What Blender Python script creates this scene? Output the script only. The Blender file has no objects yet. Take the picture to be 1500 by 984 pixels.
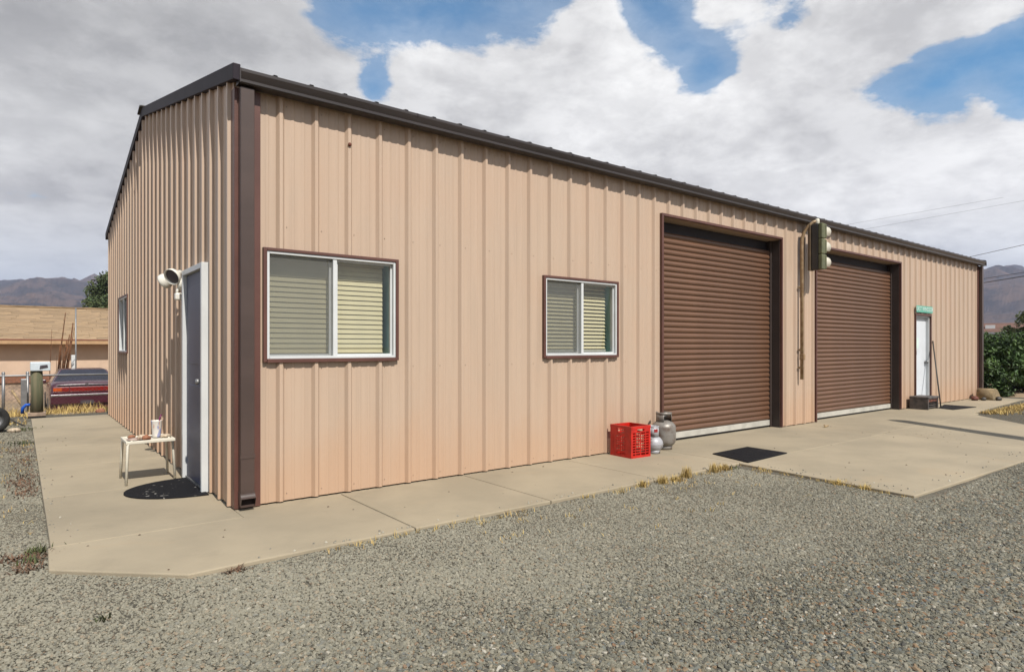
import bpy, math, random
from mathutils import Vector, Matrix, noise
R = math.radians
random.seed(7)
S = bpy.context.scene
COL = S.collection

# ------------------------------------------------------------------ camera
YAW = 38.032
cam = bpy.data.cameras.new('camera'); cam_o = bpy.data.objects.new('camera', cam); COL.objects.link(cam_o)
cam.sensor_width = 36; cam.sensor_fit = 'HORIZONTAL'; cam.lens = 36 * 920.74 / 1500
cam.shift_y = (508.24 - 492) / 1500
cam.clip_start = .05; cam.clip_end = 20000
CAM = Vector((-1.366, -5.408, 1.315))
cam_o.location = CAM; cam_o.rotation_euler = (R(90), 0, R(-YAW))
S.camera = cam_o
# ------------------------------------------------------------------ sun and sky
SUN_EL, SUN_AZ = 49.0, 4.0          # azimuth measured from -Y towards -X
ts = Vector((-math.sin(R(SUN_AZ)) * math.cos(R(SUN_EL)), -math.cos(R(SUN_AZ)) * math.cos(R(SUN_EL)), math.sin(R(SUN_EL))))
sl = bpy.data.lights.new('sun', 'SUN'); so = bpy.data.objects.new('sun', sl); COL.objects.link(so)
sl.energy = 5.0; sl.angle = R(.55); sl.color = (1, .94, .86)
so.rotation_euler = ts.to_track_quat('Z', 'Y').to_euler(); so.location = (0, -8, 12)
S.view_settings.view_transform = 'Standard'; S.view_settings.look = 'None'
S.view_settings.exposure = .30; S.view_settings.gamma = 1
S.cycles.use_denoising = True
S.cycles.max_bounces = 8; S.cycles.transparent_max_bounces = 16
S.cycles.caustics_reflective = False; S.cycles.caustics_refractive = False

W = bpy.data.worlds.new('World'); S.world = W; W.use_nodes = True
nt = W.node_tree; nt.nodes.clear()
def nd(t, **k):
    n = nt.nodes.new(t)
    for a, b in k.items(): setattr(n, a, b)
    return n
def lk(a, b): nt.links.new(a, b)
def vm(op, a, b=None):
    n = nd('ShaderNodeVectorMath', operation=op)
    for i, v in enumerate((a, b)):
        if v is None: continue
        if hasattr(v, 'node'): lk(v, n.inputs[i])
        else: n.inputs[i].default_value = v
    return n.outputs['Value'] if op in ('LENGTH', 'DISTANCE', 'DOT_PRODUCT') else n.outputs[0]
def mt(op, a, b=None, c=None, clamp=False):
    n = nd('ShaderNodeMath', operation=op, use_clamp=clamp)
    for i, v in enumerate((a, b, c)):
        if v is None: continue
        if hasattr(v, 'node'): lk(v, n.inputs[i])
        else: n.inputs[i].default_value = v
    return n.outputs[0]
def mr(v, a, b, c=0., d=1., interp='SMOOTHSTEP'):
    n = nd('ShaderNodeMapRange', interpolation_type=interp)
    lk(v, n.inputs[0])
    for i, q in zip((1, 2, 3, 4), (a, b, c, d)): n.inputs[i].default_value = q
    return n.outputs[0]
def ns(vec, scale, detail=8, rough=.55, dist=0.):
    n = nd('ShaderNodeTexNoise'); lk(vec, n.inputs['Vector'])
    n.inputs['Scale'].default_value = scale; n.inputs['Detail'].default_value = detail
    n.inputs['Roughness'].default_value = rough; n.inputs['Distortion'].default_value = dist
    return n.outputs['Fac']
def mixc(f, a, b):
    n = nd('ShaderNodeMix', data_type='RGBA')
    if hasattr(f, 'node'): lk(f, n.inputs[0])
    else: n.inputs[0].default_value = f
    for i, v in ((6, a), (7, b)):
        if hasattr(v, 'node'): lk(v, n.inputs[i])
        else: n.inputs[i].default_value = (*v, 1)
    return n.outputs[2]
sky = nd('ShaderNodeTexSky', sky_type='NISHITA'); sky.sun_disc = False
sky.sun_elevation = R(SUN_EL); sky.sun_rotation = math.atan2(ts.x, ts.y)
sky.altitude = 800; sky.air_density = 1.0; sky.dust_density = .6; sky.ozone_density = 2.2
tc = nd('ShaderNodeTexCoord'); dirv = vm('NORMALIZE', tc.outputs['Generated'])
sep = nd('ShaderNodeSeparateXYZ'); lk(dirv, sep.inputs[0])
den = mt('ADD', mt('MAXIMUM', sep.outputs[2], 0.0), .30)
cmb = nd('ShaderNodeCombineXYZ')
lk(mt('DIVIDE', sep.outputs[0], den), cmb.inputs[0]); lk(mt('DIVIDE', sep.outputs[1], den), cmb.inputs[1])
lk(mt('MULTIPLY', sep.outputs[2], 1.6), cmb.inputs[2])
q = vm('ADD', cmb.outputs[0], (3.1, 7.7, .4))
def pix(x, y):
    u, v = (x - 750) / 920.74, (508.24 - y) / 920.74
    s, c = math.sin(R(YAW)), math.cos(R(YAW))
    return Vector((s + u * c, c - u * s, v)).normalized()
def cloud(vec):
    big = ns(vec, 1.7, 3, .5, .1); fine = ns(vec, 4.6, 10, .64, .2)
    wisp = ns(vec, 10., 9, .62, .25)
    return mt('ADD', mt('ADD', mt('MULTIPLY', big, .50), mt('MULTIPLY', fine, .30)), mt('MULTIPLY', wisp, .20))
d0 = cloud(q)
off = Vector((ts.x, ts.y, 1.0)).normalized() * .15
d1 = cloud(vm('ADD', q, tuple(off)))
bias = None
for (x, y, rad, amt) in ((510, 5, .10, -.20), (600, 20, .10, -.20), (700, 20, .12, -.22), (800, 25, .09, -.18), (950, 10, .10, -.24), (1040, 60, .08, -.14), (1160, 40, .10, -.17), (1330, 105, .13, -.26), (1240, 130, .09, -.14),
                         (1440, 75, .13, -.27), (1500, 60, .10, -.2), (1500, 150, .05, -.16), (545, 128, .05, -.20), (1030, 105, .07, -.12), (880, 60, .07, .14), (640, 100, .08, .12), (1040, 15, .05, .10),
                         (250, 90, .40, .16), (1260, 40, .09, .30), (1360, 10, .10, .34), (1470, 5, .09, .30), (1150, 90, .08, .12), (1200, 230, .30, .16), (800, 190, .26, .16), (1440, 125, .05, .10)):
    g = mr(vm('DISTANCE', dirv, tuple(pix(x, y))), 0., rad, amt * (.86 if amt < 0 else 1), 0.)
    bias = g if bias is None else mt('ADD', bias, g)
low = mt('ADD', mr(sep.outputs[2], 0., .34, .16, .0), mr(sep.outputs[2], .42, .75, 0., -.10))
dens = mt('ADD', mt('ADD', d0, bias), low)
cover = mt('MAXIMUM', mr(dens, .388, .480), mr(dens, .20, .44, 0., .28))
thick = mr(dens, .46, .80)
lit = mr(mt('SUBTRACT', d0, d1), -.10, .10)
soft = ns(vm('ADD', q, (5.3, 1.2, 0)), 2.3, 6, .55, .3)
shade = mt('ADD', mt('MULTIPLY', lit, .55), mt('MULTIPLY', mr(soft, .32, .66), .50))
shade = mt('SUBTRACT', shade, mt('MULTIPLY', thick, .16), clamp=True)
ccol = mixc(shade, (5.7, 5.65, 5.65), (10.9, 10.85, 10.7))
gl = mr(vm('DISTANCE', dirv, tuple(pix(180, 60))), .08, .44, .33, 0.)
gsc = nd('ShaderNodeVectorMath', operation='SCALE'); lk(ccol, gsc.inputs[0]); lk(mt('SUBTRACT', 1.0, gl), gsc.inputs['Scale'])
ccol = gsc.outputs[0]
hazec = mr(sep.outputs[2], 0., .20, .75, 0.)
skyb = vm('MULTIPLY', sky.outputs[0], (.50, 1.30, 1.50))
base = mixc(cover, skyb, ccol)
fin = mixc(hazec, base, (4.9, 6.0, 7.1))
bg = nd('ShaderNodeBackground'); bg.inputs[1].default_value = .082
lk(fin, bg.inputs[0])
wo = nd('ShaderNodeOutputWorld'); lk(bg.outputs[0], wo.inputs[0])

# ------------------------------------------------------------------ materials
def srgb(r, g, b):
    f = lambda c: (c / 255 / 12.92) if c / 255 <= .04045 else ((c / 255 + .055) / 1.055) ** 2.4
    return (f(r), f(g), f(b))
MATS = {}
def mat(name, col, rough=.6, metal=0., var=.12, scale=6., bump=0., bscale=40., col2=None, spec=.5, detail=4, island=0., obj_rand=0., stretch=(1, 1, 1), coat=0., fac=(.35, .65)):
    """noise-varied principled surface: col -> col2 through noise, bump, optional per-leaf variation"""
    global nt
    m = bpy.data.materials.new(name); m.use_nodes = True; nt = m.node_tree
    b = nt.nodes['Principled BSDF']
    b.inputs['Roughness'].default_value = rough; b.inputs['Metallic'].default_value = metal
    b.inputs['Specular IOR Level'].default_value = spec; b.inputs['Coat Weight'].default_value = coat
    t = nd('ShaderNodeTexCoord'); vec = vm('MULTIPLY', t.outputs['Object'], stretch)
    if col2 is None: col2 = tuple(max(0, c * (1 - 2 * var)) for c in col)
    c = mixc(mr(ns(vec, scale, detail, .6), fac[0], fac[1]), col, col2)
    if island or obj_rand:
        src = nd('ShaderNodeNewGeometry').outputs['Random Per Island'] if island else nd('ShaderNodeObjectInfo').outputs['Random']
        a = island or obj_rand
        k = mr(src, 0., 1., 1 - a, 1 + a, 'LINEAR')
        c = vm('SCALE', c); c.node.inputs[0].default_value = (1, 1, 1)
        sc = c.node; mixed = sc.inputs[0]
        prev = [n for n in nt.nodes if n.bl_idname == 'ShaderNodeMix'][-1]
        lk(prev.outputs[2], mixed); lk(k, sc.inputs['Scale'])
    lk(c, b.inputs['Base Color'])
    if bump:
        bp = nd('ShaderNodeBump'); bp.inputs['Strength'].default_value = bump; bp.inputs['Distance'].default_value = .01
        lk(ns(vec, bscale, 5, .6), bp.inputs['Height']); lk(bp.outputs[0], b.inputs['Normal'])
    MATS[name] = m
    return m

TAN = (.530, .400, .298)
def wall_mat():
    """painted tan sheet: faint vertical streaks, orange dust splashed on the foot of the wall"""
    global nt
    m = mat('tan_panel_paint', TAN, .42, 0, .03, 1.2)
    nt = m.node_tree; b = nt.nodes['Principled BSDF']
    t = nd('ShaderNodeTexCoord').outputs['Object']
    st = ns(vm('MULTIPLY', t, (14, 14, .5)), 1.0, 5, .6)
    blot = ns(t, .9, 5, .6)
    c = mixc(mr(st, .3, .75), TAN, tuple(x * .90 for x in TAN))
    c = mixc(mt('MULTIPLY', mr(blot, .42, .7), .35), c, (.53, .36, .25))
    sx = nd('ShaderNodeSeparateXYZ'); lk(t, sx.inputs[0])
    foot = mr(mt('ADD', sx.outputs[2], mt('MULTIPLY', ns(vm('MULTIPLY', t, (1.6, 1.6, .7)), 1.2, 4, .6), -1.0)), -.5, .28, .46, 0.)
    c = mixc(foot, c, (.53, .315, .185))
    lk(c, b.inputs['Base Color'])
    bp = nd('ShaderNodeBump'); bp.inputs['Strength'].default_value = .22; bp.inputs['Distance'].default_value = .025
    lk(ns(vm('MULTIPLY', t, (2.2, 2.2, .6)), 1.6, 2, .5), bp.inputs['Height']); lk(bp.outputs[0], b.inputs['Normal'])
    return m
wall_mat()
mat('brown_trim', (.125, .052, .039), .42, 0, .10, 3, .05, 30)
mat('gutter_brown', (.082, .055, .046), .36, 0, .10, 2.5, .05, 20, stretch=(.3, 1, 1))
mat('rake_brown', (.026, .020, .028), .6, 0, .1, 3, spec=.15)
mat('gutter_dark', (.045, .036, .034), .38, 0, .12, 2.5, .05, 20, stretch=(.3, 1, 1))
mat('roof_metal', (.10, .075, .062), .4, 0, .1, 2)
mat('door_brown', (.165, .083, .047), .42, 0, .12, 1.8, .05, 20, stretch=(.4, 1, 4))
mat('jamb_brown', (.055, .040, .034), .5, 0, .1, 3)
mat('recess_shade', (.022, .018, .024), .7, 0, .1, 3)  # shade of the recess above the roll-up slats, put into a colour
mat('white_vinyl', (.66, .68, .68), .35, 0, .03, 4)
mat('weather_strip', (.54, .52, .46), .6, 0, .1, 4)
mat('white_door', (.72, .76, .80), .4, 0, .04, 2)
mat('slate_door', (.055, .065, .12), .45, 0, .06, 2)
mat('white_lamp', (.80, .78, .70), .35, 0, .04, 6)
mat('blind_cream', (.64, .54, .345), .5, 0, .04, 4)
mat('teal_reveal', (.52, .78, .66), .6, 0, .05, 3)
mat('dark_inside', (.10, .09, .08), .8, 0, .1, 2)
mat('screw_head', (.24, .17, .13), .5, .3, .1, 20)
def concrete():
    global nt
    m = mat('concrete', (.42, .345, .25), .85, 0, .06, .8, .25, 120, spec=.3)
    nt = m.node_tree; b = nt.nodes['Principled BSDF']
    t = nd('ShaderNodeTexCoord').outputs['Object']
    c = mixc(mr(ns(t, .7, 6, .62), .35, .68), (.392, .330, .232), (.312, .265, .188))
    c = mixc(mr(ns(t, 2.6, 7, .7, .6), .55, .78, 0, .40), c, (.235, .20, .145))
    c = mixc(mr(ns(t, 90, 3, .6), .62, .72, 0, .22), c, (.22, .19, .15))
    c = mixc(mr(ns(vm('ADD', t, (9, 3, 0)), 1.3, 4, .6, .8), .60, .70, 0, .28), c, (.40, .31, .20))
    geo = nd('ShaderNodeObjectInfo').outputs['Random']
    sc = nd('ShaderNodeVectorMath', operation='SCALE'); lk(c, sc.inputs[0]); lk(mr(geo, 0, 1, .95, 1.04, 'LINEAR'), sc.inputs['Scale'])
    lk(sc.outputs[0], b.inputs['Base Color'])
concrete()
mat('spill_stone', (.36, .335, .27), .9, 0, .2, 9, island=.45)
mat('rubber_black', (.010, .010, .012), .8, 0, .2, 7, .4, 200, spec=.15, col2=(.030, .028, .026), fac=(.5, .75))
mat('mat_flecked', (.016, .015, .017), .8, 0, .1, 30, .4, 150, spec=.15)
def flecks():
    global nt
    m = MATS['mat_flecked']; nt = m.node_tree; b = nt.nodes['Principled BSDF']
    t = nd('ShaderNodeTexCoord').outputs['Object']
    f = mt('MULTIPLY', mr(ns(t, 26, 2, .5), .66, .70), mr(ns(t, 3, 2, .5), .42, .52))
    lk(mixc(f, (.010, .010, .012), (.42, .40, .36)), b.inputs['Base Color'])
flecks()
mat('stool_cream', (.80, .75, .62), .45, 0, .06, 10)
mat('crate_red', (.62, .018, .010), .38, 0, .15, 8, coat=.1)
mat('tank_grey', (.27, .25, .225), .45, .3, .15, 7, col2=(.15, .11, .085), fac=(.45, .7))
mat('tank_white', (.40, .40, .42), .45, .1, .1, 9, col2=(.16, .12, .10), fac=(.52, .66))
mat('valve_dark', (.09, .085, .08), .5, .4, .1, 20)
mat('logo_red', (.35, .02, .02), .5, 0, .1, 20)
mat('conduit_tan', (.40, .29, .17), .5, .1, .15, 10, col2=(.26, .16, .08))
mat('signal_green', (.135, .142, .068), .5, 0, .15, 8)
mat('signal_dark', (.05, .042, .035), .6, 0, .1, 8)
mat('signal_brown', (.13, .085, .045), .6, 0, .15, 8)
mat('visor_cream', (.70, .66, .54), .5, 0, .06, 8)
mat('sign_green', (.12, .44, .33), .5, 0, .08, 14)
mat('sign_white', (.72, .86, .80), .5, 0, .03, 14)
mat('grey_plastic', (.055, .052, .05), .6, 0, .2, 9, col2=(.12, .10, .09))
mat('rust', (.16, .05, .03), .8, 0, .3, 12)
mat('tan_carpet', (.30, .22, .12), .9, 0, .15, 12, .5, 80)
mat('wood_grey', (.17, .145, .085), .85, 0, .2, 3, .6, 30, col2=(.09, .095, .05), stretch=(4, 4, .4))
mat('wood_pale', (.42, .30, .16), .85, 0, .2, 8)
mat('galv', (.30, .30, .30), .45, .6, .1, 8)
mat('fence_wire', (.10, .10, .095), .7, .2, .1, 8)
mat('box_white', (.62, .70, .76), .5, 0, .06, 6)
mat('blue_plastic', (.01, .10, .52), .5, 0, .1, 6)
mat('clay', (.36, .15, .08), .8, 0, .2, 20)
mat('shell', (.62, .50, .36), .6, 0, .25, 25)
mat('plate', (.66, .56, .48), .5, 0, .2, 18, col2=(.38, .22, .18))
def cupmat():
    global nt
    m = mat('cup_print', (.78, .72, .64), .3, 0, .05, 14)
    nt = m.node_tree; b = nt.nodes['Principled BSDF']; t = nd('ShaderNodeTexCoord').outputs['Object']
    v = vm('MULTIPLY', t, (1, 1, .35))
    c = mixc(mr(ns(v, 22, 2, .5), .52, .62), (.80, .76, .70), (.34, .38, .62))
    c = mixc(mr(ns(vm('ADD', v, (4, 2, 1)), 24, 2, .5), .56, .64), c, (.70, .34, .18))
    lk(c, b.inputs['Base Color'])
cupmat()
mat('straw_purple', (.16, .012, .08), .4, 0, .05, 8)
mat('stucco_pink', (.60, .445, .33), .9, 0, .05, 2, .3, 60)
mat('brick_skirt', (.26, .11, .06), .9, 0, .15, 8)
mat('shingle', (.35, .24, .135), .85, 0, .18, 2.2, .3, 60, obj_rand=.16, stretch=(1, 3, 1))
mat('fascia', (.46, .29, .15), .7, 0, .08, 4)
mat('fascia_red', (.24, .08, .05), .7, 0, .08, 4)
mat('stone_tan', (.45, .33, .24), .9, 0, .2, 6)
mat('shingle_red', (.20, .105, .075), .85, 0, .15, 3, .3, 60, obj_rand=.12)
mat('siding_grey', (.25, .26, .30), .8, 0, .05, 3)
mat('car_maroon', (.060, .006, .020), .30, .0, .08, 4, coat=.5)
mat('car_trim', (.10, .085, .10), .35, .3, .1, 6)
mat('car_chrome', (.55, .52, .55), .2, .9, .05, 6)
mat('tail_red', (.24, .010, .008), .2, 0, .15, 20, coat=.6)
mat('tail_amber', (.60, .10, .015), .2, 0, .15, 20, coat=.6)
mat('car_glass', (.012, .015, .035), .12, 0, .2, 3)
mat('tyre', (.022, .022, .022), .8, 0, .2, 20, .3, 60)
mat('wheel_steel', (.25, .25, .25), .4, .7, .1, 10)
mat('bark', (.14, .09, .055), .9, 0, .25, 8, .6, 30)
mat('stem_brown', (.20, .085, .035), .85, 0, .3, 6)
mat('leaf_pine', (.048, .080, .022), .7, 0, .2, 1.2, island=.45, col2=(.075, .095, .028))
mat('leaf_dark', (.036, .078, .014), .6, 0, .2, 1.5, island=.5, col2=(.070, .125, .020))
mat('leaf_weed', (.085, .10, .03), .8, 0, .2, 4, island=.4)
mat('dry_grass', (.56, .41, .14), .85, 0, .2, 3, island=.35, col2=(.40, .27, .10))
mat('dead_red', (.17, .095, .055), .9, 0, .2, 3, island=.4)
mat('wire_black', (.02, .02, .022), .6, 0, .1, 3)
mat('soil', (.34, .245, .15), .95, 0, .12, .6, .6, 30, col2=(.26, .19, .12))

# thin clear glass, and a fly-screen weave: some light passes, some reflects
def glass(name, tint, refl, weave=None):
    global nt
    m = bpy.data.materials.new(name); m.use_nodes = True; nt = m.node_tree; nt.nodes.clear()
    tr = nd('ShaderNodeBsdfTransparent'); tr.inputs[0].default_value = (*tint, 1)
    o = nd('ShaderNodeOutputMaterial'); ms = nd('ShaderNodeMixShader')
    if weave:
        df = nd('ShaderNodeBsdfDiffuse'); df.inputs[0].default_value = (*weave, 1); ms.inputs[0].default_value = refl
        lk(tr.outputs[0], ms.inputs[1]); lk(df.outputs[0], ms.inputs[2])
    else:
        g = nd('ShaderNodeBsdfGlossy'); g.inputs['Roughness'].default_value = .02
        lw = nd('ShaderNodeLayerWeight'); lw.inputs[0].default_value = .5
        lk(mt('MULTIPLY_ADD', mt('POWER', lw.outputs['Facing'], 4.), .8 * refl, .08), ms.inputs[0])
        lk(tr.outputs[0], ms.inputs[1]); lk(g.outputs[0], ms.inputs[2])
    lk(ms.outputs[0], o.inputs[0]); MATS[name] = m
glass('pane_glass', (.90, .94, .92), 1.0)
glass('fly_screen', (1, 1, 1), .40, (.17, .175, .165))

# ------------------------------------------------------------------ mesh helpers
class MB:
    def __init__(s): s.v = []; s.f = []; s.sm = []
    def add(s, vs, fs, smooth=False):
        o = len(s.v); s.v += [Vector(p) for p in vs]
        for f in fs: s.f.append(tuple(i + o for i in f)); s.sm.append(smooth)
        return s
    def box(s, x0, x1, y0, y1, z0, z1):
        return s.add([(x, y, z) for z in (z0, z1) for y in (y0, y1) for x in (x0, x1)],
                     [(0, 2, 3, 1), (4, 5, 7, 6), (0, 1, 5, 4), (2, 6, 7, 3), (0, 4, 6, 2), (1, 3, 7, 5)])
    def prism(s, poly, a, b, axis='x', smooth=False):
        """closed 2D outline swept along an axis"""
        n = len(poly)
        mk = {'x': lambda p, t: (t, p[0], p[1]), 'y': lambda p, t: (p[0], t, p[1]), 'z': lambda p, t: (p[0], p[1], t)}[axis]
        s.add([mk(p, a) for p in poly] + [mk(p, b) for p in poly], [(i, (i + 1) % n, n + (i + 1) % n, n + i) for i in range(n)], smooth)
        o = len(s.v) - 2 * n
        s.f.append(tuple(range(o + n - 1, o - 1, -1))); s.sm.append(False)
        s.f.append(tuple(range(o + n, o + 2 * n))); s.sm.append(False)
        return s
    def tube(s, pts, r, n=8, cap=True):
        pts = [Vector(p) for p in pts]; rs = r if isinstance(r, (list, tuple)) else [r] * len(pts)
        vs = []; fs = []; up = None
        for i, p in enumerate(pts):
            d = (pts[min(i + 1, len(pts) - 1)] - pts[max(i - 1, 0)]).normalized()
            if up is None: up = Vector((0, 0, 1)) if abs(d.z) < .9 else Vector((1, 0, 0))
            a = d.cross(up).normalized(); b = a.cross(d).normalized(); up = b
            vs += [p + (a * math.cos(2 * math.pi * k / n) + b * math.sin(2 * math.pi * k / n)) * rs[i] for k in range(n)]
        for i in range(len(pts) - 1):
            fs += [(i * n + k, i * n + (k + 1) % n, (i + 1) * n + (k + 1) % n, (i + 1) * n + k) for k in range(n)]
        s.add(vs, fs, True)
        if cap:
            o = len(s.v) - len(vs)
            s.f.append(tuple(range(o + n - 1, o - 1, -1))); s.sm.append(False)
            s.f.append(tuple(range(o + len(vs) - n, o + len(vs)))); s.sm.append(False)
        return s
    def lathe(s, prof, c=(0, 0, 0), n=20, axis='z'):
        vs = []; m = len(prof)
        for k in range(n):
            a = 2 * math.pi * k / n
            for (r, h) in prof:
                x, y = r * math.cos(a), r * math.sin(a)
                p = (x, y, h) if axis == 'z' else ((h, x, y) if axis == 'x' else (x, h, y))
                vs.append(Vector(c) + Vector(p))
        fs = [(k * m + i, ((k + 1) % n) * m + i, ((k + 1) % n) * m + i + 1, k * m + i + 1) for k in range(n) for i in range(m - 1)]
        return s.add(vs, fs, True)
    def xf(s, M):
        s.v = [M @ p for p in s.v]; return s
    def build(s, name, m, parent=None, bevel=0., label=None, loc=None):
        me = bpy.data.meshes.new(name); base = Vector((0, 0, 0))
        p = parent
        while p is not None: base += Vector(p.location); p = p.parent
        sub = base if loc is None else Vector(loc)
        me.from_pydata([tuple(v - sub) for v in s.v], [], s.f)
        me.polygons.foreach_set('use_smooth', s.sm); me.update()
        if m: me.materials.append(MATS[m])
        o = bpy.data.objects.new(name, me); COL.objects.link(o); o.parent = parent
        if loc is not None: o.location = Vector(loc) - base
        if bevel:
            b = o.modifiers.new('bevel', 'BEVEL'); b.width = bevel; b.segments = 2; b.limit_method = 'ANGLE'; b.angle_limit = R(40)
        if label: o['label'] = label
        return o
def thing(name, label, cat, loc, group=None):
    o = bpy.data.objects.new(name, None); o.empty_display_size = .1; COL.objects.link(o); o.location = loc
    return tag(o, label, cat, group)
def tag(o, label, cat, group=None, kind=None):
    o['label'] = label; o['category'] = cat
    if group: o['group'] = group
    if kind: o['kind'] = kind
    return o
def struct(o, kind='structure'):
    o['kind'] = kind; return o
def piece(src, name, parent, loc, rot=None):
    """a copy that shares the mesh of src; loc in the parent's space"""
    o = bpy.data.objects.new(name, src.data); COL.objects.link(o); o.parent = parent; o.location = loc
    if rot: o.rotation_euler = rot
    return o
def ray(x, y, t):
    """a point t metres deep behind pixel (x, y) of the 1500 px photograph: only used to read off world positions"""
    u, v = (x - 750) / 920.74, (508.24 - y) / 920.74
    s, c = math.sin(R(YAW)), math.cos(R(YAW))
    return CAM + Vector((s + u * c, c - u * s, v)) * t

# ------------------------------------------------------------------ ground
def sstep(a, b, x):
    t = max(0, min(1, (x - a) / (b - a))); return t * t * (3 - 2 * t)
def gz(x, y):
    z = -.075 - .72 * sstep(10.2, 17, y) - .25 * sstep(18, 30, y)
    if y > 9.5: z += .05 * noise.noise(Vector((x * .5, y * .5, 0)))
    z += .10 * sstep(18.6, 21, x) * sstep(-4, -1, y) * (1 - sstep(9, 11, y))
    return z
def axis(lo, hi, core0, core1, step):
    a = []; x = core0
    while x < core1: a.append(x); x += step
    st = step
    while x < hi: a.append(x); x += st; st *= 1.35
    a.append(hi); st = step; x = core0
    b = []
    while x > lo: x -= st; st *= 1.35; b.append(max(x, lo))
    return b[::-1] + a
gx, gy = axis(-6000, 6000, -9, 26, .7), axis(-6000, 6000, -12, 32, .7)
g = MB(); g.add([(x, y, gz(x, y)) for y in gy for x in gx],
                [(j * len(gx) + i, j * len(gx) + i + 1, (j + 1) * len(gx) + i + 1, (j + 1) * len(gx) + i) for j in range(len(gy) - 1) for i in range(len(gx) - 1)], True)
struct(g.build('ground', 'soil'))

# gravel yard: a stone-coloured bed with loose stones on it
def gravel_mats():
    global nt
    m = bpy.data.materials.new('gravel_bed'); m.use_nodes = True; nt = m.node_tree; b = nt.nodes['Principled BSDF']
    b.inputs['Roughness'].default_value = .95; b.inputs['Specular IOR Level'].default_value = .2
    t = nd('ShaderNodeTexCoord').outputs['Object']
    vo = nd('ShaderNodeTexVoronoi'); lk(t, vo.inputs['Vector']); vo.inputs['Scale'].default_value = 62
    vo2 = nd('ShaderNodeTexVoronoi'); lk(t, vo2.inputs['Vector']); vo2.inputs['Scale'].default_value = 62
    rs = nd('ShaderNodeSeparateColor'); lk(vo.outputs['Color'], rs.inputs[0])
    c = mixc(rs.outputs[0], (.075, .071, .055), (.20, .19, .15))
    c = mixc(mr(rs.outputs[1], .88, .92), c, (.22, .15, .095))
    c = mixc(mr(vo2.outputs['Distance'], .35, .75), c, (.07, .062, .048))
    c = mixc(mr(ns(t, .55, 4, .6), .45, .7, 0, .4), c, (.27, .24, .185))
    lk(c, b.inputs['Base Color'])
    bp = nd('ShaderNodeBump'); bp.inputs['Strength'].default_value = .9; bp.inputs['Distance'].default_value = .012; bp.invert = True
    lk(vo2.outputs['Distance'], bp.inputs['Height']); lk(bp.outputs[0], b.inputs['Normal'])
    MATS['gravel_bed'] = m
    m = bpy.data.materials.new('gravel_stone'); m.use_nodes = True; nt = m.node_tree; b = nt.nodes['Principled BSDF']
    b.inputs['Roughness'].default_value = .85; b.inputs['Specular IOR Level'].default_value = .3
    r = nd('ShaderNodeObjectInfo').outputs['Random']
    ramp = nd('ShaderNodeValToRGB'); ramp.color_ramp.interpolation = 'CONSTANT'; lk(r, ramp.inputs[0])
    stops = [(0, (.150, .143, .108)), (.16, (.205, .195, .148)), (.32, (.105, .105, .086)), (.44, (.245, .230, .178)), (.56, (.165, .145, .100)),
             (.66, (.135, .145, .128)), (.74, (.285, .255, .19)), (.80, (.070, .068, .060)), (.85, (.245, .165, .095)), (.91, (.35, .32, .25)), (.935, (.21, .115, .062)), (.955, (.105, .118, .122)), (.985, (.46, .43, .36))]
    e = ramp.color_ramp.elements
    e[0].position, e[0].color = stops[0][0], (*stops[0][1], 1); e[1].position, e[1].color = stops[1][0], (*stops[1][1], 1)
    for p, c in stops[2:]:
        k = e.new(p); k.color = (*c, 1)
    t = nd('ShaderNodeTexCoord').outputs['Object']
    c = mixc(mr(ns(t, 3.0, 4, .6), .4, .7, 0, .35), ramp.outputs[0], (.12, .112, .085))
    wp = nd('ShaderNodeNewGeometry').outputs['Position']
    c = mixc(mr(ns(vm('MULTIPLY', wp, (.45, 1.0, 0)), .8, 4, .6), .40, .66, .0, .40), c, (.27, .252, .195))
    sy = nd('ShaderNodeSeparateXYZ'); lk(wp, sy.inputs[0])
    c = mixc(mr(sy.outputs[1], -3.9, -1.5, 0., .62), c, (.31, .288, .222))   # paler towards the building
    lk(c, b.inputs['Base Color']); MATS['gravel_stone'] = m
gravel_mats()
GZ = -.026
gv = MB()
def gravel_z(x, y):
    return GZ + .012 * noise.noise(Vector((x * .8, y * .8, 3))) + .006 * noise.noise(Vector((x * 2.5, y * 2.5, 1)))
nx, ny = 130, 110; x0, x1, y0, y1 = -6.5, 19.5, -12., 10.
gv.add([(x0 + (x1 - x0) * i / nx, y0 + (y1 - y0) * j / ny, gravel_z(x0 + (x1 - x0) * i / nx, y0 + (y1 - y0) * j / ny)) for j in range(ny + 1) for i in range(nx + 1)],
       [(j * (nx + 1) + i, j * (nx + 1) + i + 1, (j + 1) * (nx + 1) + i + 1, (j + 1) * (nx + 1) + i) for j in range(ny) for i in range(nx)
        if not (x0 + (x1 - x0) * i / nx > .3 and y0 + (y1 - y0) * j / ny > .3)], True)
struct(gv.build('gravel_bed', 'gravel_bed'))

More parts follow.
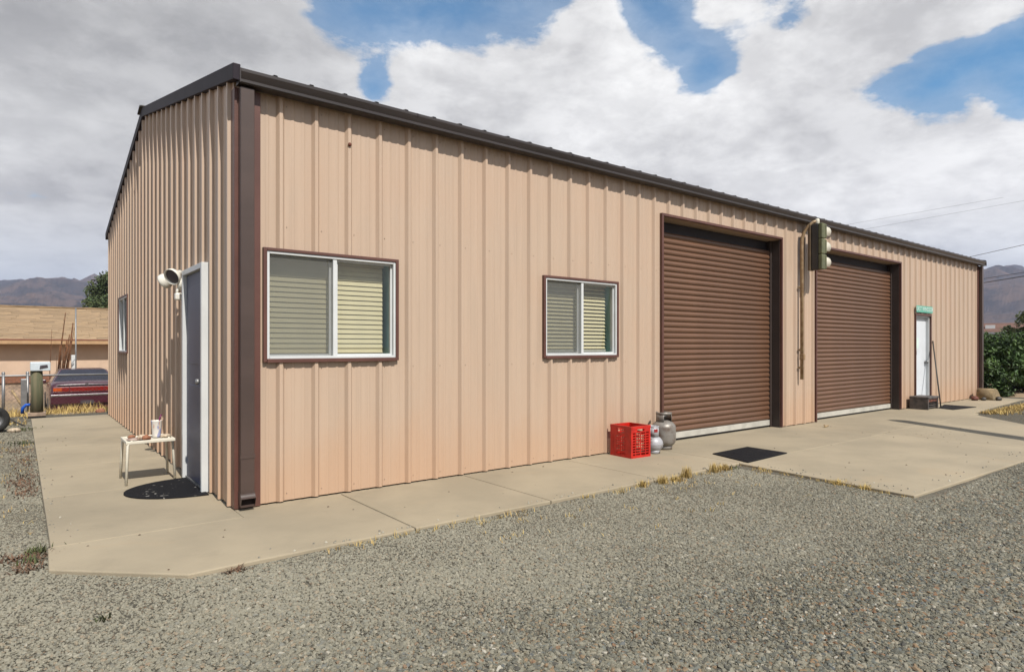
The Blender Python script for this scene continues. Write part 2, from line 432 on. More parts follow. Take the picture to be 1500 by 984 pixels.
def loose_stones():
    """geometry-node scatter of faceted stones over the open part of the yard"""
    e = MB()
    def patch(ax, bx, ay, by, n=8):
        e.add([(ax + (bx - ax) * i / n, ay + (by - ay) * j / n, gravel_z(ax + (bx - ax) * i / n, ay + (by - ay) * j / n) + .002) for j in range(n + 1) for i in range(n + 1)],
              [(j * (n + 1) + i, j * (n + 1) + i + 1, (j + 1) * (n + 1) + i + 1, (j + 1) * (n + 1) + i) for j in range(n) for i in range(n)])
    patch(-4.6, -1.215, -6.6, 8.8, 24); patch(-1.215, 4.86, -6.6, -1.39, 24); patch(4.86, 12.5, -6.6, -3.32, 16)
    e.add([(-1.215, -1.39, GZ), (-.57, -1.39, GZ), (-1.215, -.79, GZ)], [(0, 1, 2)])
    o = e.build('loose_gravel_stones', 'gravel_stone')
    tag(o, 'loose grey and tan gravel stones covering the yard', 'gravel', kind='stuff')
    G = bpy.data.node_groups.new('scatter_stones', 'GeometryNodeTree')
    G.interface.new_socket('Geometry', in_out='INPUT', socket_type='NodeSocketGeometry')
    G.interface.new_socket('Geometry', in_out='OUTPUT', socket_type='NodeSocketGeometry')
    N = G.nodes; L = G.links.new
    gi = N.new('NodeGroupInput'); go = N.new('NodeGroupOutput')
    dp = N.new('GeometryNodeDistributePointsOnFaces'); L(gi.outputs[0], dp.inputs['Mesh'])
    pos = N.new('GeometryNodeInputPosition')
    ds = N.new('ShaderNodeVectorMath'); ds.operation = 'DISTANCE'; L(pos.outputs[0], ds.inputs[0]); ds.inputs[1].default_value = (-.8, -5.0, 0)
    mp = N.new('ShaderNodeMapRange'); L(ds.outputs['Value'], mp.inputs[0])
    for i, v in zip((1, 2, 3, 4), (3.0, 11., 11500., 2600.)): mp.inputs[i].default_value = v
    L(mp.outputs[0], dp.inputs['Density'])
    join = N.new('GeometryNodeJoinGeometry')
    for k in range(5):
        ic = N.new('GeometryNodeMeshIcoSphere'); ic.inputs['Radius'].default_value = 1; ic.inputs['Subdivisions'].default_value = 2
        sp = N.new('GeometryNodeSetPosition'); L(ic.outputs[0], sp.inputs[0])
        p = N.new('GeometryNodeInputPosition')
        ad = N.new('ShaderNodeVectorMath'); ad.operation = 'ADD'; L(p.outputs[0], ad.inputs[0]); ad.inputs[1].default_value = (k * 7.3, k * 3.1, 1)
        nz = N.new('ShaderNodeTexNoise'); L(ad.outputs[0], nz.inputs['Vector']); nz.inputs['Scale'].default_value = .9; nz.inputs['Detail'].default_value = 1.5
        sb = N.new('ShaderNodeVectorMath'); sb.operation = 'SUBTRACT'; L(nz.outputs['Color'], sb.inputs[0]); sb.inputs[1].default_value = (.5, .5, .5)
        ml = N.new('ShaderNodeVectorMath'); ml.operation = 'SCALE'; L(sb.outputs[0], ml.inputs[0]); ml.inputs['Scale'].default_value = 1.9
        L(ml.outputs[0], sp.inputs['Offset'])
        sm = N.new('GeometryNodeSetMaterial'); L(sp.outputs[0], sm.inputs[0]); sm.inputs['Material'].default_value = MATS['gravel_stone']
        sh = N.new('GeometryNodeSetShadeSmooth'); sh.inputs['Shade Smooth'].default_value = False; L(sm.outputs[0], sh.inputs[0])
        ti = N.new('GeometryNodeGeometryToInstance'); L(sh.outputs[0], ti.inputs[0]); L(ti.outputs[0], join.inputs[0])
    io = N.new('GeometryNodeInstanceOnPoints'); L(dp.outputs['Points'], io.inputs['Points']); L(join.outputs[0], io.inputs['Instance'])
    io.inputs['Pick Instance'].default_value = True
    ri = N.new('FunctionNodeRandomValue'); ri.data_type = 'INT'; ri.inputs[4].default_value = 0; ri.inputs[5].default_value = 4; ri.inputs['Seed'].default_value = 3
    L(ri.outputs[2], io.inputs['Instance Index'])
    rr = N.new('FunctionNodeRandomValue'); rr.data_type = 'FLOAT_VECTOR'; rr.inputs[0].default_value = (-.5, -.5, 0); rr.inputs[1].default_value = (.5, .5, 6.283)
    L(rr.outputs[0], io.inputs['Rotation'])
    r1 = N.new('FunctionNodeRandomValue'); r1.data_type = 'FLOAT'; r1.inputs[2].default_value = 0; r1.inputs[3].default_value = 1; r1.inputs['Seed'].default_value = 9
    pw = N.new('ShaderNodeMath'); pw.operation = 'POWER'; L(r1.outputs[1], pw.inputs[0]); pw.inputs[1].default_value = 2.6
    mm = N.new('ShaderNodeMapRange'); L(pw.outputs[0], mm.inputs[0]); mm.inputs[3].default_value = .0036; mm.inputs[4].default_value = .0125
    rs = N.new('FunctionNodeRandomValue'); rs.data_type = 'FLOAT_VECTOR'; rs.inputs[0].default_value = (.9, .7, .5); rs.inputs[1].default_value = (1.4, 1.05, .8); rs.inputs['Seed'].default_value = 5
    vs = N.new('ShaderNodeVectorMath'); vs.operation = 'SCALE'; L(rs.outputs[0], vs.inputs[0])
    pn = N.new('ShaderNodeTexNoise'); L(pos.outputs[0], pn.inputs['Vector']); pn.inputs['Scale'].default_value = .7
    pm = N.new('ShaderNodeMapRange'); L(pn.outputs['Fac'], pm.inputs[0])
    for i_, v_ in zip((1, 2, 3, 4), (.35, .65, 1.25, .75)): pm.inputs[i_].default_value = v_
    sy = N.new('ShaderNodeSeparateXYZ'); L(pos.outputs[0], sy.inputs[0])
    ym = N.new('ShaderNodeMapRange'); L(sy.outputs[1], ym.inputs[0])
    for i_, v_ in zip((1, 2, 3, 4), (-4.6, -1.8, 1.32, .76)): ym.inputs[i_].default_value = v_
    p2 = N.new('ShaderNodeMath'); p2.operation = 'MULTIPLY'; L(mm.outputs[0], p2.inputs[0]); L(ym.outputs[0], p2.inputs[1])
    px = N.new('ShaderNodeMath'); px.operation = 'MULTIPLY'; L(p2.outputs[0], px.inputs[0]); L(pm.outputs[0], px.inputs[1]); L(px.outputs[0], vs.inputs['Scale'])
    L(vs.outputs[0], io.inputs['Scale'])
    L(io.outputs[0], go.inputs[0])
    md = o.modifiers.new('scatter', 'NODES'); md.node_group = G
loose_stones()

# concrete slabs, each between its joints
walk = bpy.data.objects.new('concrete_pavement', None); COL.objects.link(walk); struct(walk)
def slab(poly, z0=-.14, z1=0.):
    s = MB(); s.prism(poly, z0, z1, 'z'); return s.build('slab', 'concrete', walk, bevel=.008)
J = .005
ys = [-.29, 1.42, 3.1, 4.78, 6.9, 9.16]
slab([(-1.225, -.29 - J), (-1.235, -.79), (-.60, -1.385), (-.36, -1.375), (.9 - J, -1.375), (.9 - J, -.004), (-.003, -.004), (-.003, -.29 - J)])
for a, b in zip(ys, ys[1:]): slab([(-1.21, a + J), (-.004, a + J), (-.004, b - J), (-1.21, b - J)])
xs = [.9, 2.22, 3.65, 5.09]
for a, b in zip(xs, xs[1:]): slab([(a + J, -1.37), (b - J, -1.37), (b - J, -.004), (a + J, -.004)])
slab([(5.09 + J, -1.37), (9.05 - J, -1.37), (9.05 - J, -.004), (5.09 + J, -.004)]); slab([(9.05 + J, -1.30 + .005), (13.6 - J, -1.295), (13.6 - J, -.004), (9.05 + J, -.004)])
slab([(4.87, -3.22), (9.05 - J, -3.37), (9.05 - J, -1.37 - 2 * J), (5.06, -1.37 - 2 * J)])
slab([(9.05 + J, -3.37), (11.2, -3.36), (12.0, -2.45), (13.3, -1.30 - J), (9.05 + J, -1.30 - J)])
slab([(13.6 + J, -1.2), (16., -1.0), (18.7, -.85), (18.7, -.004), (13.6 + J, -.004)])
slab([(0.004, .004), (18.28, .004), (18.28, 9.14), (.004, 9.14)], z1=-.003)

# ------------------------------------------------------------------ the metal building
FT = .3048
LX, LY, EH, RZ = 60 * FT, 30 * FT, 3.47, 4.50
bld = thing('metal_building', 'long tan ribbed metal workshop building with brown trim and two roll-up doors', 'building', (0, 0, 0))
def profile(lo, hi, first, half=.036):
    pts = []
    c = first - FT * (math.ceil((first - lo) / FT) + 1)
    while c < hi + FT:
        pts += [(c - half, 0), (c - .013, .032), (c + .013, .032), (c + half, 0)]
        for m in (.108, .197): pts += [(c + m - .018, 0), (c + m - .008, .004), (c + m + .008, .004), (c + m + .018, 0)]
        c += FT
    return pts
def pinterp(pts, s):
    for (a, pa), (b, pb) in zip(pts, pts[1:]):
        if a <= s <= b: return pa + (pb - pa) * (s - a) / (b - a)
    return 0
def ribbed_wall(lo, hi, first, mp, top, holes, seg=3 * FT, half=.036):
    pts = profile(lo, hi, first, half)
    a = lo
    while a < hi - .01:
        b = min(a + seg, hi)
        if hi - b < .3: b = hi
        cuts = sorted({round(v, 4) for v in [a, b] + [p[0] for p in pts if a < p[0] < b] + [e for h in holes for e in h[:2] if a < e < b] + ([LY / 2] if a < LY / 2 < b else [])})
        m = MB()
        for s0, s1 in zip(cuts, cuts[1:]):
            mid = (s0 + s1) / 2; p0, p1 = pinterp(pts, s0), pinterp(pts, s1)
            ivs = [(.012, None)]
            hh = sorted((h[2], h[3]) for h in holes if h[0] < mid < h[1])
            z = .012; out = []
            for (h0, h1) in hh:
                if h0 > z: out.append((z, h0))
                z = h1
            out.append((z, None))
            for (q0, q1) in out:
                t0, t1 = (top(s0), top(s1)) if q1 is None else (q1, q1)
                m.add([mp(s0, p0, q0), mp(s1, p1, q0), mp(s1, p1, t1), mp(s0, p0, t0)], [(0, 1, 2, 3)])
        if m.v: m.build('wall_panel', 'tan_panel_paint', bld)
        a = b
D1 = (5.41, 8.43, 0, 3.07); D2 = (9.61, 13.22, 0, 3.07); MD = (14.03, 14.93, 0, 2.05)
W1 = (.225, 1.465, 1.19, 2.145); W2 = (3.30, 4.53, 1.19, 2.13)
ED = (.76, 1.64, 0, 2.08); EW = (6.18, 7.30, 1.21, 2.16)
ribbed_wall(.0, LX, .368, lambda s, p, z: (s, -p, z), lambda s: EH, [D1, D2, MD, W1, W2])
gab = lambda s: EH + (RZ - EH) * (1 - abs(s - LY / 2) / (LY / 2)) + .02
ribbed_wall(.0, LY, .095, lambda s, p, z: (-p, s, z), gab, [ED, EW], half=.021)
ribbed_wall(0, LX, .3, lambda s, p, z: (s, LY + p, z), lambda s: EH, [], 6 * FT)
ribbed_wall(0, LY, .2, lambda s, p, z: (LX + p, s, z), gab, [], 6 * FT)
# roof sheets, ribs running down the slope
SL = (RZ - EH) / (LY / 2)
for side in (0, 1):
    pts = profile(-.02, LX + .07, .30); a = -.02
    while a < LX + .06:
        b = min(a + 6 * FT, LX + .07); m = MB()
        cuts = sorted({a, b} | {p[0] for p in pts if a < p[0] < b})
        yo = -.10; zo = EH + .085 + SL * yo
        for s0, s1 in zip(cuts, cuts[1:]):
            p0, p1 = pinterp(pts, s0), pinterp(pts, s1)
            e = lambda s, p, t: (s, (yo if t == 0 else LY / 2) if side == 0 else (LY - yo if t == 0 else LY / 2), (zo if t == 0 else RZ + .085) + p)
            m.add([e(s0, p0, 0), e(s1, p1, 0), e(s1, p1, 1), e(s0, p0, 1)], [(0, 1, 2, 3)])
        m.build('roof_sheet', 'roof_metal', bld); a = b
rc = MB(); rc.prism([(LY / 2 - .2, RZ + .085), (LY / 2, RZ + .145), (LY / 2 + .2, RZ + .085), (LY / 2 + .2, RZ + .07), (LY / 2, RZ + .125), (LY / 2 - .2, RZ + .07)], -.075, LX + .13)
rc.build('ridge_cap', 'signal_dark', bld)
# rake trims
for xa, xb in ((-.046, .012), (LX - .012, LX + .075)):
    for side in (0, 1):
        f = (lambda y: y) if side == 0 else (lambda y: LY - y)
        ya, yb = -.150, LY / 2 - .004
        zl = lambda y: EH + .10 + SL * y
        m = MB(); m.prism([(f(ya), zl(ya) - .108), (f(yb), zl(yb) - .108), (f(yb), zl(yb) + .022), (f(ya), zl(ya) + .022)], xa, xb)
        m.build('rake_trim', 'rake_brown', bld, bevel=.006)
# gutter
gp = [(-.045, 3.530), (-.05, 3.415), (-.140, 3.415), (-.150, 3.425), (-.150, 3.445), (-.138, 3.452), (-.148, 3.475), (-.160, 3.505), (-.160, 3.528), (-.150, 3.533), (-.146, 3.520), (-.140, 3.49), (-.128, 3.46), (-.128, 3.43), (-.06, 3.43), (-.055, 3.530)]
m = MB(); m.prism(gp, .014, LX + .06); gut = m.build('gutter', 'gutter_dark', bld)
for ea in (.0125 - .008, LX + .06):
    m = MB(); m.box(ea, ea + .008, -.158, -.046, 3.417, 3.530); m.build('end_cap', 'gutter_dark', gut)
for k in range(9): 
    m = MB(); x = 1.6 + k * 2.02; m.box(x, x + .010, -.1625, -.1605, 3.500, 3.530); m.build('gutter_seam', 'rake_brown', gut)
# corner trims and downspouts
def ltrim(x, y, sx, sy):
    m = MB(); a = .197
    m.prism([(x - sx * .008, y - sy * .040), (x + sx * a, y - sy * .040), (x + sx * a, y - sy * .002), (x + sx * .002, y - sy * .002), (x + sx * .002, y + sy * .058), (x - sx * .008, y + sy * .058)], .006, EH - .06, 'z')
    return m.build('corner_trim', 'brown_trim', bld, bevel=.004)
ltrim(0, 0, 1, 1); ltrim(LX, 0, -1, 1); ltrim(0, LY, 1, -1); ltrim(LX, LY, -1, -1)
def spout(xa, xb):
    m = MB()
    m.box(xa, xb, -.118, -.043, .14, 3.40)
    d = m.build('downspout', 'gutter_brown', bld, bevel=.006)
    e = MB(); vs = []; fs = []; nr_ = 6
    for i in range(nr_ + 1):
        a = R(68) * i / nr_; cy, cz = -.0805 - .085 * (1 - math.cos(a)), .145 - .085 * math.sin(a)
        n_ = Vector((0, -math.cos(a), math.sin(a))) * .0395; o_ = Vector((0, cy, cz))
        for (x, k) in ((xa - .003, 1), (xb + .003, 1), (xb + .003, -1), (xa - .003, -1)): vs.append(o_ + n_ * k + Vector((x, 0, 0)))
    for i in range(nr_): fs += [(i * 4 + k, i * 4 + 4 + k, i * 4 + 4 + (k + 1) % 4, i * 4 + (k + 1) % 4) for k in range(4)]
    e.add(vs, fs); el = e.build('elbow', 'gutter_brown', d)
    so_ = el.modifiers.new('wall', 'SOLIDIFY'); so_.thickness = .003
    mm = MB(); mm.box(xa - .004, xb + .004, -.122, -.119, .42, .45); mm.build('strap', 'gutter_brown', d)
spout(.022, .128); spout(LX - .128, LX - .022)
# screw heads in rows along the girts
m = MB()
def scr(x, z, hole):
    if any(h[0] - .08 < x < h[1] + .08 and h[2] - .06 < z < h[3] + .06 for h in hole): return
    m.lathe([(.0042, 0), (.0042, .003), (.003, .0045), (0, .0047)], (x, 0, 0), 6, 'y'); n = 24
    for v in m.v[-n:]: v.y = -(v.y); v.z += z
x = .368
while x < LX - .2:
    for z in (.07, 1.13, 2.335, 3.36):
        scr(x + .055, z, (D1, D2, MD, W1, W2))
    x += FT
s_ = m.build('screw_heads', 'screw_head', bld); s_['kind'] = 'stuff'
m = MB(); m.lathe([(.0, 0), (.016, .002), (.018, .012), (.008, .02), (0, .021)], (0, 0, 0), 8, 'y'); m.xf(Matrix.Translation((.975, -.0325, 3.14)) @ Matrix.Scale(-1, 4, (0, 1, 0)))
m.build('mud_nest', 'rust', bld, label='small dark mud nest high on the wall')

def rollup(D, nsl=36):
    x0, x1, z0, z1 = D; dep = .17
    r = MB()
    # brown trim round the opening, jambs and head
    r.box(x0 - .035, x0, -.042, .0, .006, z1 + .035); r.box(x1, x1 + .035, -.042, 0, .006, z1 + .035); r.box(x0, x1, -.042, 0, z1, z1 + .035)
    d = r.build('roll_up_door', 'brown_trim', bld, bevel=.003)
    j = MB(); j.box(x0 - .05, x0 + .003, .002, dep + .10, .004, z1); j.build('jamb', 'jamb_brown', d)
    j = MB(); j.box(x1 - .003, x1 + .05, .002, dep + .10, .004, z1); j.build('jamb', 'jamb_brown', d)
    j = MB(); j.box(x0 + .004, x1 - .004, .002, dep + .34, z1 - .004, z1 + .06); j.build('header', 'tan_panel_paint', d)
    for xa, xb in ((x0 + .004, x0 + .05), (x1 - .05, x1 - .004)):
        j = MB(); j.box(xa, xb, dep - .035, dep - .012, .004, z1 - .006); j.build('guide', 'jamb_brown', d)
    hs = (z1 - .115 - .16) / nsl; prof = []
    for i in range(8):
        t = i / 7; prof.append((-.021 * math.sin(math.pi * t) ** .75 if 0 < t < 1 else 0., t * hs))
    src = None
    for k in range(nsl):
        if src is None:
            s = MB(); xa, xb = x0 + .012, x1 - .012
            s.add([(x, dep + p[0] + .0, .115 + p[1]) for p in prof for x in (xa, xb)], [(2 * i, 2 * i + 1, 2 * i + 3, 2 * i + 2) for i in range(7)], True)
            s.box(xa, xb, dep + .001, dep + .006, .115, .115 + hs)
            src = s.build('slat', 'door_brown', d, loc=(x0, dep, .115))
            base = src.location.copy()
        else: piece(src, 'slat', d, base + Vector((0, random.uniform(-.001, .001), hs * k)))
    j = MB(); j.box(x0 + .006, x1 - .006, dep + .055, dep + .075, z1 - .30, z1 - .006); j.build('shade_panel', 'recess_shade', d)  # near-black panel stands in for the shade above the slats
    j = MB(); j.box(x0 + .012, x1 - .012, dep - .022, dep + .02, .028, .112); j.build('bottom_bar', 'weather_strip', d, bevel=.004)
    j = MB(); j.box(x0 + .012, x1 - .012, dep - .012, dep + .015, .001, .0275); j.build('bottom_seal', 'rubber_black', d)
rollup(D1); rollup(D2)

def window(Wd, mp, blind, tilt, drop=.0):
    """sliding window; local frame: s along the wall, d outward, z up, mapped by mp"""
    s0, s1, z0, z1 = Wd
    def bx(m, a, b, d0, d1, c, e):
        P0, P1 = mp(a, d0, c), mp(b, d1, e)
        m.box(min(P0[0], P1[0]), max(P0[0], P1[0]), min(P0[1], P1[1]), max(P0[1], P1[1]), c, e); return m
    t = .026
    m = MB(); bx(m, s0 - .004, s0 + t, -.0, .040, z0, z1); bx(m, s1 - t, s1 + .004, 0, .040, z0, z1); bx(m, s0 + t, s1 - t, 0, .040, z1 - t, z1); bx(m, s0 + t, s1 - t, 0, .046, z0 - .006, z0 + t)
    w = m.build('window', 'brown_trim', bld, bevel=.003)
    a, b, c, e = s0 + t, s1 - t, z0 + t, z1 - t; f = .022
    m = MB(); bx(m, a, a + f, -.07, .030, c, e); bx(m, b - f, b, -.07, .030, c, e); bx(m, a + f, b - f, -.07, .030, e - f, e); bx(m, a + f, b - f, -.07, .034, c, c + f)
    m.build('frame', 'white_vinyl', w, bevel=.003)
    mid = (a + b) / 2
    m = MB(); bx(m, mid - .018, mid + .018, -.06, .022, c + f, e - f); m.build('mullion', 'white_vinyl', w, bevel=.003)
    for (p, q_, dd) in ((a + f, mid - .018, -.045), (mid + .018, b - f, -.018)):
        m = MB(); k = .016
        bx(m, p, p + k, dd - .012, dd + .012, c + f, e - f); bx(m, q_ - k, q_, dd - .012, dd + .012, c + f, e - f); bx(m, p + k, q_ - k, dd - .012, dd + .012, e - f - k, e - f); bx(m, p + k, q_ - k, dd - .012, dd + .012, c + f, c + f + k)
        m.build('sash', 'white_vinyl', w)
        m = MB(); P = [mp(p + k, dd, c + f + k), mp(q_ - k, dd, c + f + k), mp(q_ - k, dd, e - f - k), mp(p + k, dd, e - f - k)]; m.add(P, [(0, 1, 2, 3)]); m.build('pane', 'pane_glass', w)
    m = MB(); p, q_ = a + f, mid - .018; dd = .004
    m.add([mp(p, dd, c + f), mp(q_, dd, c + f), mp(q_, dd, e - f), mp(p, dd, e - f)], [(0, 1, 2, 3)]); m.build('insect_screen', 'fly_screen', w)
    # reveal inside
    m = MB()
    bx(m, a - .03, a, -.24, -.07, c, e); bx(m, b, b + .03, -.24, -.07, c, e); bx(m, a - .03, b + .03, -.24, -.07, e, e + .03); bx(m, a - .03, b + .03, -.24, -.07, c - .03, c)
    m.build('reveal', 'teal_reveal', w)
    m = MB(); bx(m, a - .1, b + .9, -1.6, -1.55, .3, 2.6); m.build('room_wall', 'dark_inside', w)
    if not blind: return
    m = MB(); bx(m, a + .015, b - .06, -.15, -.095, e - .05, e - .008); m.build('head_rail', 'blind_cream', w)
    sp = .0445; n = int((e - c - .10 - drop) / sp); src = None
    for k in range(n):
        z = e - .075 - k * sp
        if src is None:
            m = MB(); pr = [(-.026, 0), (-.013, .0035), (0, .005), (.013, .0035), (.026, 0)]
            ct, st_ = math.cos(tilt), math.sin(tilt); P = []
            for (u_, v_) in pr:
                dd, zz = u_ * ct - v_ * st_ * 0, -u_ * st_ + v_ * ct
                for s in (a + .018, b - .065): P.append(Vector(mp(s, -.12 + dd, z + zz)))
            m.add(P, [(2 * i, 2 * i + 1, 2 * i + 3, 2 * i + 2) for i in range(4)], True)
            loc = Vector(mp(a, -.12, z)); src = m.build('blind_slat', 'blind_cream', w, loc=loc); l0 = src.location.copy()
        else:
            piece(src, 'blind_slat', w, l0 + Vector((0, 0, -sp * k)))
    zb = e - .075 - n * sp
    m = MB(); bx(m, a + .018, b - .065, -.145, -.10, zb - .012, zb + .012); m.build('bottom_rail', 'weather_strip', w)
front = lambda s, d, z: (s, -d, z)
window(W1, front, True, R(76)); window(W2, front, True, R(56))
window(EW, lambda s, d, z: (-d, s, z), True, R(60))

# end-wall door: white frame standing proud of the ribs, door set back
def end_door():
    y0, y1, z0, z1 = ED
    f = MB(); f.box(-.085, .10, y0, y0 + .05, .006, z1); f.box(-.085, .10, y1 - .05, y1, .006, z1); f.box(-.085, .10, y0 + .05, y1 - .05, z1 - .05, z1)
    d = f.build('entry_door', 'white_vinyl', bld, bevel=.003, label='white framed entry door set back in the end wall')
    m = MB(); m.box(-.048, .005, y0 + .052, y1 - .052, .03, z1 - .052)
    m.box(-.056, -.048, y0 + .17, y1 - .17, 1.15, 1.9); m.box(-.056, -.048, y0 + .17, y1 - .17, .2, .95); m.build('door_leaf', 'slate_door', d, bevel=.004)
    m = MB(); m.box(-.06, .10, y0 + .052, y1 - .052, .004, .028); m.build('threshold', 'galv', d)
    m = MB(); m.lathe([(.0, -.055), (.024, -.05), (.028, -.03), (.012, -.015), (.012, .0), (.03, .002), (.03, .008)], (-.057, y0 + .12, 1.0), 12, 'x'); m.build('knob', 'galv', d)
end_door()
def man_door():
    x0, x1, z0, z1 = MD
    f = MB(); f.box(x0, x0 + .022, -.038, .06, .004, z1); f.box(x1 - .022, x1, -.038, .06, .004, z1); f.box(x0 + .022, x1 - .022, -.038, .06, z1 - .04, z1)
    d = f.build('side_door', 'brown_trim', bld, label='white walk-in door near the far corner')
    m = MB(); m.box(x0 + .024, x0 + .06, .0, .12, .01, z1 - .042); m.box(x1 - .06, x1 - .024, .0, .12, .01, z1 - .042); m.box(x0 + .06, x1 - .06, .0, .12, z1 - .075, z1 - .042); m.build('door_frame', 'white_vinyl', d)
    m = MB(); m.box(x0 + .062, x1 - .062, .06, .105, .02, z1 - .077); l = m.build('door_leaf', 'white_door', d, bevel=.003)
    m = MB(); m.box(x0 + .20, x0 + .42, .057, .0595, 1.28, 1.52); m.build('notice', 'sign_white', d, label='faded paper notice')
    m = MB(); m.box(x0 + .22, x0 + .30, .055, .0595, 1.14, 1.23); m.build('sticker', 'signal_dark', d)
    m = MB(); m.lathe([(0, -.07), (.03, -.06), (.034, -.04), (.012, -.02), (.012, 0), (.035, .001), (.035, .012)], (0, 0, 0), 12, 'y'); m.xf(Matrix.Translation((x1 - .13, .06 - .012, .98))); m.build('knob', 'galv', d)
man_door()

# green street sign over the side door
sg = thing('street_sign', 'green street name sign mounted above the white walk-in door', 'sign', (14.03, -.05, 2.10))
m = MB(); m.box(14.02, 14.95, -.052, -.044, 2.075, 2.225); m.build('sign_plate', 'sign_green', sg, bevel=.006)
m = MB(); 
for x_ in (14.1, 14.86): m.box(x_, x_ + .05, -.044, -.002, 2.11, 2.19)
m.build('bracket', 'galv', sg)
tcu = bpy.data.curves.new('lettering', 'FONT'); tcu.body = 'EAST WINDSOR'; tcu.size = .135; tcu.extrude = .001; tcu.align_x = 'CENTER'; tcu.align_y = 'CENTER'
to = bpy.data.objects.new('lettering_curve', tcu); COL.objects.link(to)
bpy.context.view_layer.update()
tm = bpy.data.meshes.new_from_object(to); bpy.data.objects.remove(to)
lo = bpy.data.objects.new('lettering', tm); COL.objects.link(lo); tm.materials.clear(); tm.materials.append(MATS['sign_white'])
lo.parent = sg; lo.location = (14.485 - 14.03, -.0545 + .05, .05); lo.rotation_euler = (R(90), 0, 0)

# ------------------------------------------------------------------ flood light on the end wall
fl = thing('flood_light', 'white twin flood light on the end wall beside the entry door', 'light', (-.03, 1.86, 1.95))
m = MB(); m.lathe([(0, -.05), (.05, -.048), (.062, -.03), (.062, 0)], (-.032, 1.86, 1.97), 16, 'x'); m.build('wall_plate', 'white_lamp', fl)
def head(c, d, k, name='lamp_head'):
    d = Vector(d).normalized(); M = Matrix.Translation(c) @ d.to_track_quat('Z', 'Y').to_matrix().to_4x4() @ Matrix.Scale(k, 4)
    m = MB(); m.lathe([(0, -.13), (.03, -.128), (.036, -.08), (.06, -.05), (.095, -.01), (.10, .02), (.10, .035), (.094, .035), (.088, .0), (0, -.005)], n=20); m.xf(M); h = m.build(name, 'white_lamp', fl)
    m = MB(); m.lathe([(.086, .012), (.05, .02), (0, .022)], n=20); m.xf(M); m.build('lens', 'car_trim', h)
head((-.125, 1.84, 2.045), (-.75, -.6, -.5), .86)
m = MB(); m.tube([(-.06, 1.86, 1.99), (-.08, 1.87, 2.05), (-.085, 1.88, 2.07)], .016, 8); m.build('arm', 'white_lamp', fl)
m = MB(); m.tube([(-.06, 1.86, 1.95), (-.085, 1.86, 1.90), (-.09, 1.86, 1.87)], .014, 8); m.build('arm', 'white_lamp', fl)
m = MB(); m.box(-.11, -.045, 1.82, 1.90, 1.80, 1.875); m.build('motion_sensor', 'white_lamp', fl, bevel=.015)
head((-.15, 2.10, 2.02), (-.6, .75, -.5), .82)
m = MB(); m.tube([(-.06, 1.87, 1.99), (-.09, 1.97, 2.03), (-.10, 2.02, 2.06)], .016, 8); m.build('arm', 'white_lamp', fl)

# ------------------------------------------------------------------ traffic signal on its conduit
tl = thing('traffic_signal', 'old green traffic signal hung on a curved conduit between the roll-up doors', 'traffic light', (9.1, -.06, .77))
m = MB(); m.tube([(9.02, -.068, .77), (9.02, -.068, 3.06), (9.022, -.075, 3.16), (9.03, -.11, 3.26), (9.05, -.17, 3.345), (9.075, -.235, 3.40), (9.10, -.275, 3.415)], .027, 10); cd = m.build('conduit', 'conduit_tan', tl)
for z in (.95, 1.25, 2.3):
    m = MB(); m.box(8.975, 9.065, -.040, -.030, z, z + .035); m.tube([(8.985, -.04, z + .017), (9.02, -.1, z + .017), (9.055, -.04, z + .017)], .008, 6); m.build('strap', 'conduit_tan', cd)
m = MB(); m.box(8.99, 9.05, -.115, -.040, 1.10, 1.20); m.build('junction_box', 'conduit_tan', cd, bevel=.006)
m = MB(); m.box(9.05, 9.17, -.33, -.205, 2.60, 3.37); hs = m.build('housing', 'signal_dark', tl, bevel=.015)
m = MB(); m.lathe([(.03, 0), (.035, .02), (.035, .07), (.02, .085), (0, .085)], (9.11, -.285, 3.37), 12); m.build('top_cap', 'visor_cream', tl)
for k in range(3):
    z = 2.728 + k * .257
    m = MB(); m.box(9.045, 9.168, -.397, -.332, z - .125, z + .125); m.build('side_shell', 'signal_green', tl, bevel=.012)
    m = MB(); m.box(9.172, 9.215, -.400, -.16, z - .12, z + .12); dr = m.build('signal_section', 'signal_green', tl, bevel=.02)
    m = MB(); m.lathe([(.098, 0), (.06, .02), (0, .026)], (9.217, -.28, z), 18, 'x'); m.build('lens', ('tail_red', 'tail_amber', 'leaf_dark')[2 - k], dr)
    m = MB(); N_ = 14
    vs = []; fs = []
    for i in range(N_ + 1):
        a = R(-35) + R(250) * i / N_
        ln = .19 - .05 * abs(i / N_ - .5) * 2
        for rr in (.112, .106):
            for xx in (9.216, 9.216 + ln): vs.append((xx, -.28 + rr * math.cos(a), z + rr * math.sin(a)))
    for i in range(N_):
        o = i * 4; fs += [(o, o + 1, o + 5, o + 4), (o + 2, o + 6, o + 7, o + 3), (o + 1, o + 3, o + 7, o + 5)]
    m.add(vs, fs, True); m.build('visor', 'visor_cream', dr)
m = MB(); m.box(9.03, 9.168, -.203, -.16, 2.595, 3.375); m.build('back_plate', 'signal_brown', tl, bevel=.006)

